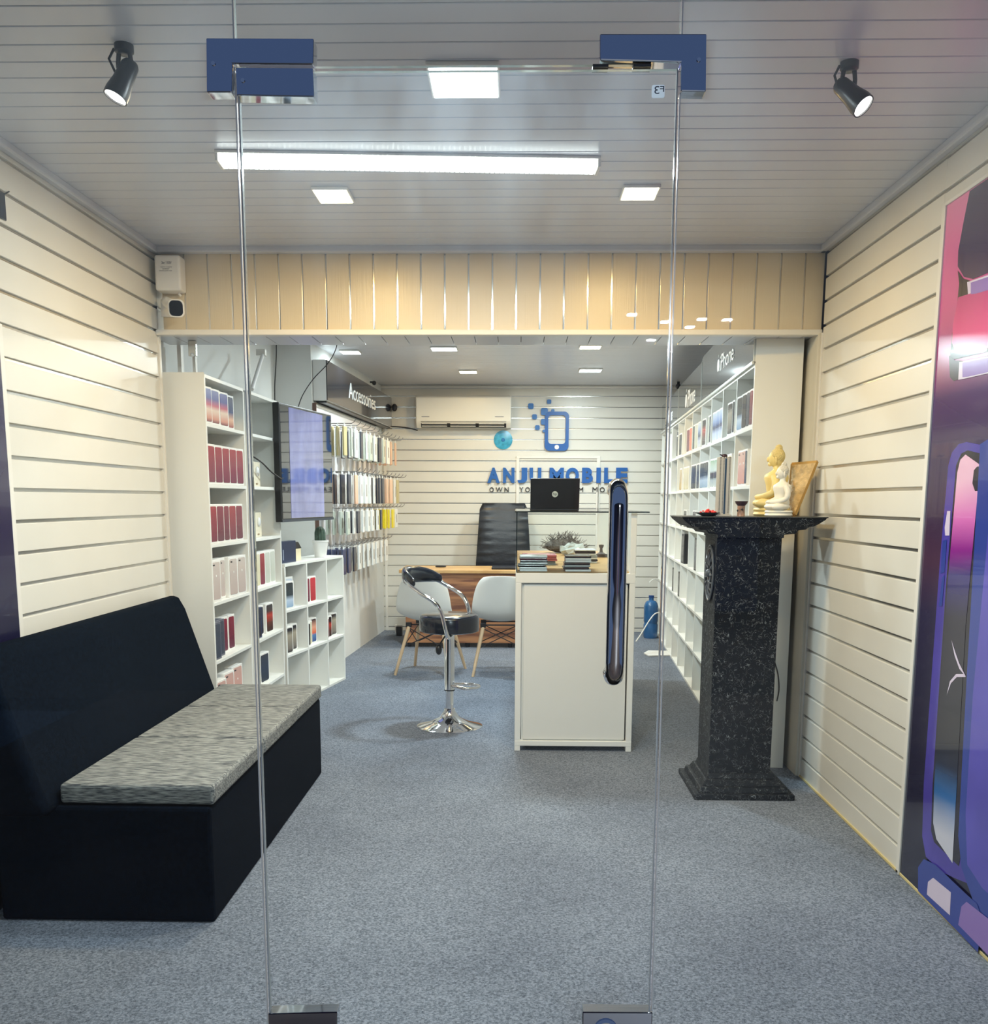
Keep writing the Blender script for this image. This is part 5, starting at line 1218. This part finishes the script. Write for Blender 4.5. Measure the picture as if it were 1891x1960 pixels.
# framed picture leaning in the corner
t = thing('picture_frame', 'gold framed relief picture leaning behind the statues against the wall', 'picture frame', (1.40, 4.88, ZT), math.radians(0))
P0 = atY(1522, 983, 4.84); P1 = atY(1560, 884, 4.90); P2 = atY(1524, 890, 5.02); P3 = atY(1500, 980, 4.98)
def barb(B, a, b, w): B.tube([a, b], w, 4)
bl, tl_, tr_, br = Vector((1.318, 4.905, ZT+.005)), Vector((1.34, 4.94, ZT+.250)), Vector((1.438, 4.86, ZT+.258)), Vector((1.335, 4.82, ZT+.005))
B = MB(); 
for a, b in ((bl, tl_), (tl_, tr_), (tr_, br), (br, bl)): barb(B, a, b, .008)
B.build('frame', mat('old_gold', s(176, 138, 74), .35, metal=.5), t, world=True)
nrm = (tr_-bl).cross(tl_-bl).normalized()*.004
B = MB(); B.add([bl, tl_, tr_, br, bl+nrm, tl_+nrm, tr_+nrm, br+nrm], [(0, 1, 2, 3), (7, 6, 5, 4), (0, 4, 5, 1), (1, 5, 6, 2), (2, 6, 7, 3), (3, 7, 4, 0)]); B.build('relief_picture', mat('relief_tan', s(206, 176, 124), .5, noise=(40, .25), bump=(60, .8)), t, world=True)
# incense holder: tall perforated square tube
p = atY(1382, 985, 4.72); t = thing('incense_holder', 'tall perforated silver incense holder column on the pedestal', 'incense holder', (p.x, 4.72, ZT))
B = MB(); w = .0285; hh = .272
B.prism([(-w, -w), (w, -w), (w, w), (-w, w)], 'z', .006, hh); B.build('column', mat('brushed_tin', s(190, 184, 172), .35, metal=.25), t, bevel=.002)
B = MB()
for k in range(40):
    z = .015+k*.0065
    for x in (-.021, -.006, .004, .021): B.box(x-.0018, -w-.0008, z, x+.0018, -w-.0001, z+.0035)
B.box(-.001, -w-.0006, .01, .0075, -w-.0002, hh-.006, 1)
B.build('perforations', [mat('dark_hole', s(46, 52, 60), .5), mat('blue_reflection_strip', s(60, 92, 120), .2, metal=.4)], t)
MB().box(-w-.008, -w-.008, 0, w+.008, w+.008, .007).build('foot_plate', mat('brushed_tin', s(150, 146, 138), .3, metal=.7), t, bevel=.001)
MB().ball((.0, -.004, hh+.006), .011, 12, 8, sc=(1.3, 1, .8)).tube([(-.012, -.004, hh+.008), (-.022, -.004, hh+.012)], .003, 6).build('bird_finial', mat('dark_bronze', s(70, 54, 62), .35, metal=.6), t, smooth=True)
# dish of red petals
p = atY(1356, 985, 4.70); t = thing('offering_dish', 'small dark dish heaped with red petals on the pedestal', 'dish', (p.x+.0, 4.72, ZT))
MB().lathe([(.028, 0), (.034, .004), (.058, .014), (.060, .017), (.052, .016), (.0001, .008)], n=30).build('dish', mat('dark_glaze', s(60, 70, 78), .25), t, smooth=True)
B = MB(); random.seed(3)
for i in range(34):
    a = random.uniform(0, 2*PI); r = random.random()**.6*.036; B.ball((r*math.cos(a), r*math.sin(a), .016+random.uniform(0, .018)*(1-r/.045)), random.uniform(.005, .009), 7, 5, sc=(1, 1, .7), mi=0 if random.random() < .75 else 1)
B.build('petals', [mat('red_petal', s(214, 52, 46), .6), mat('white_petal', s(238, 220, 210), .6)], t)
# oil burner
p = atY(1418, 986, 4.70); t = thing('oil_burner', 'small brown ceramic oil burner with shallow bowl on the pedestal', 'oil burner', (p.x, 4.70, ZT))
MB().lathe([(.020, 0), (.018, .004), (.017, .03), (.018, .048), (.0001, .048)], n=20).build('body', mat('brown_ceramic', s(150, 118, 100), .35, noise=(45, .5)), t, smooth=True)
MB().lathe([(.015, .046), (.026, .058), (.031, .070), (.028, .070), (.018, .060), (.0001, .057)], n=24).build('bowl', mat('dark_ceramic', s(72, 52, 58), .3), t, smooth=True)
for i, a in enumerate((.6, 2.0, 3.4, 4.8)):
    MB().ball((.0165*math.cos(a), .0165*math.sin(a), .026+.006*(i % 2)), .0055, 8, 6).build('vent_hole', m_black, t, smooth=True)
cable('power_cable', 'thin black cable hanging behind the right of the pedestal', [atY(1480, 1258, 5.12), atY(1489, 1290, 5.12), atY(1491, 1320, 5.12), atY(1487, 1342, 5.12)], .003, m_cable_b)

# ================================================================== RIGHT BACK: bottle, power strip, cables
p = fl(1250, 1214)
t = thing('water_bottle', 'large blue translucent water dispenser bottle standing by the shelving', 'water bottle', (1.385, 10.15, 0))
MB().lathe([(.066, 0), (.074, .02), (.074, .14), (.069, .15), (.069, .165), (.074, .175), (.074, .33), (.062, .365), (.045, .385), (.025, .39), (.025, .42), (.0001, .42)], n=32).build('bottle_body', mat('blue_bottle', s(40, 98, 152), .12, coat=.6, noise=(9, .2)), t, smooth=True, ang=50)
MB().lathe([(.028, .415), (.028, .44), (.0001, .44)], n=20).build('cap', mat('cap_blue', s(30, 70, 130), .3), t)
a = fl(1233, 1252); t = thing('floor_sign', 'flat white arrow shaped board lying on the carpet by the shelving', 'board', (1.33, a.y, 0))
ppts = [fl(1232, 1252), fl(1241, 1257), fl(1283, 1256), fl(1283, 1248), fl(1241, 1247)]
B = MB(); B.prism([(q.x, q.y) for q in ppts], 'z', .002, .012); B.build('board', m_white, t, world=True)
cable('extension_cord', 'white cable looping from the shelving down to the floor', [atY(1262, 1172, 9.3), atY(1252, 1176, 9.2), atY(1240, 1192, 9.1), atY(1228, 1212, 9.0), atY(1217, 1228, 8.9)], .006, m_cable_w)
cable('extension_cord', 'short white cable curl sticking out of the far shelving', [atY(1262, 1114, 9.9), atY(1255, 1109, 9.8), atY(1248, 1110, 9.7), atY(1243, 1115, 9.6)], .005, m_cable_w)
t = thing('power_strip', 'black and white power adaptor on the floor left of the desk', 'power adaptor', (-1.22, 10.2, 0))
MB().box(-.03, -.05, 0, .03, .05, .10).build('adaptor_body', m_black, t, bevel=.008); MB().box(-.04, -.04, .03, -.031, .04, .11).build('white_face', m_white, t, bevel=.002)
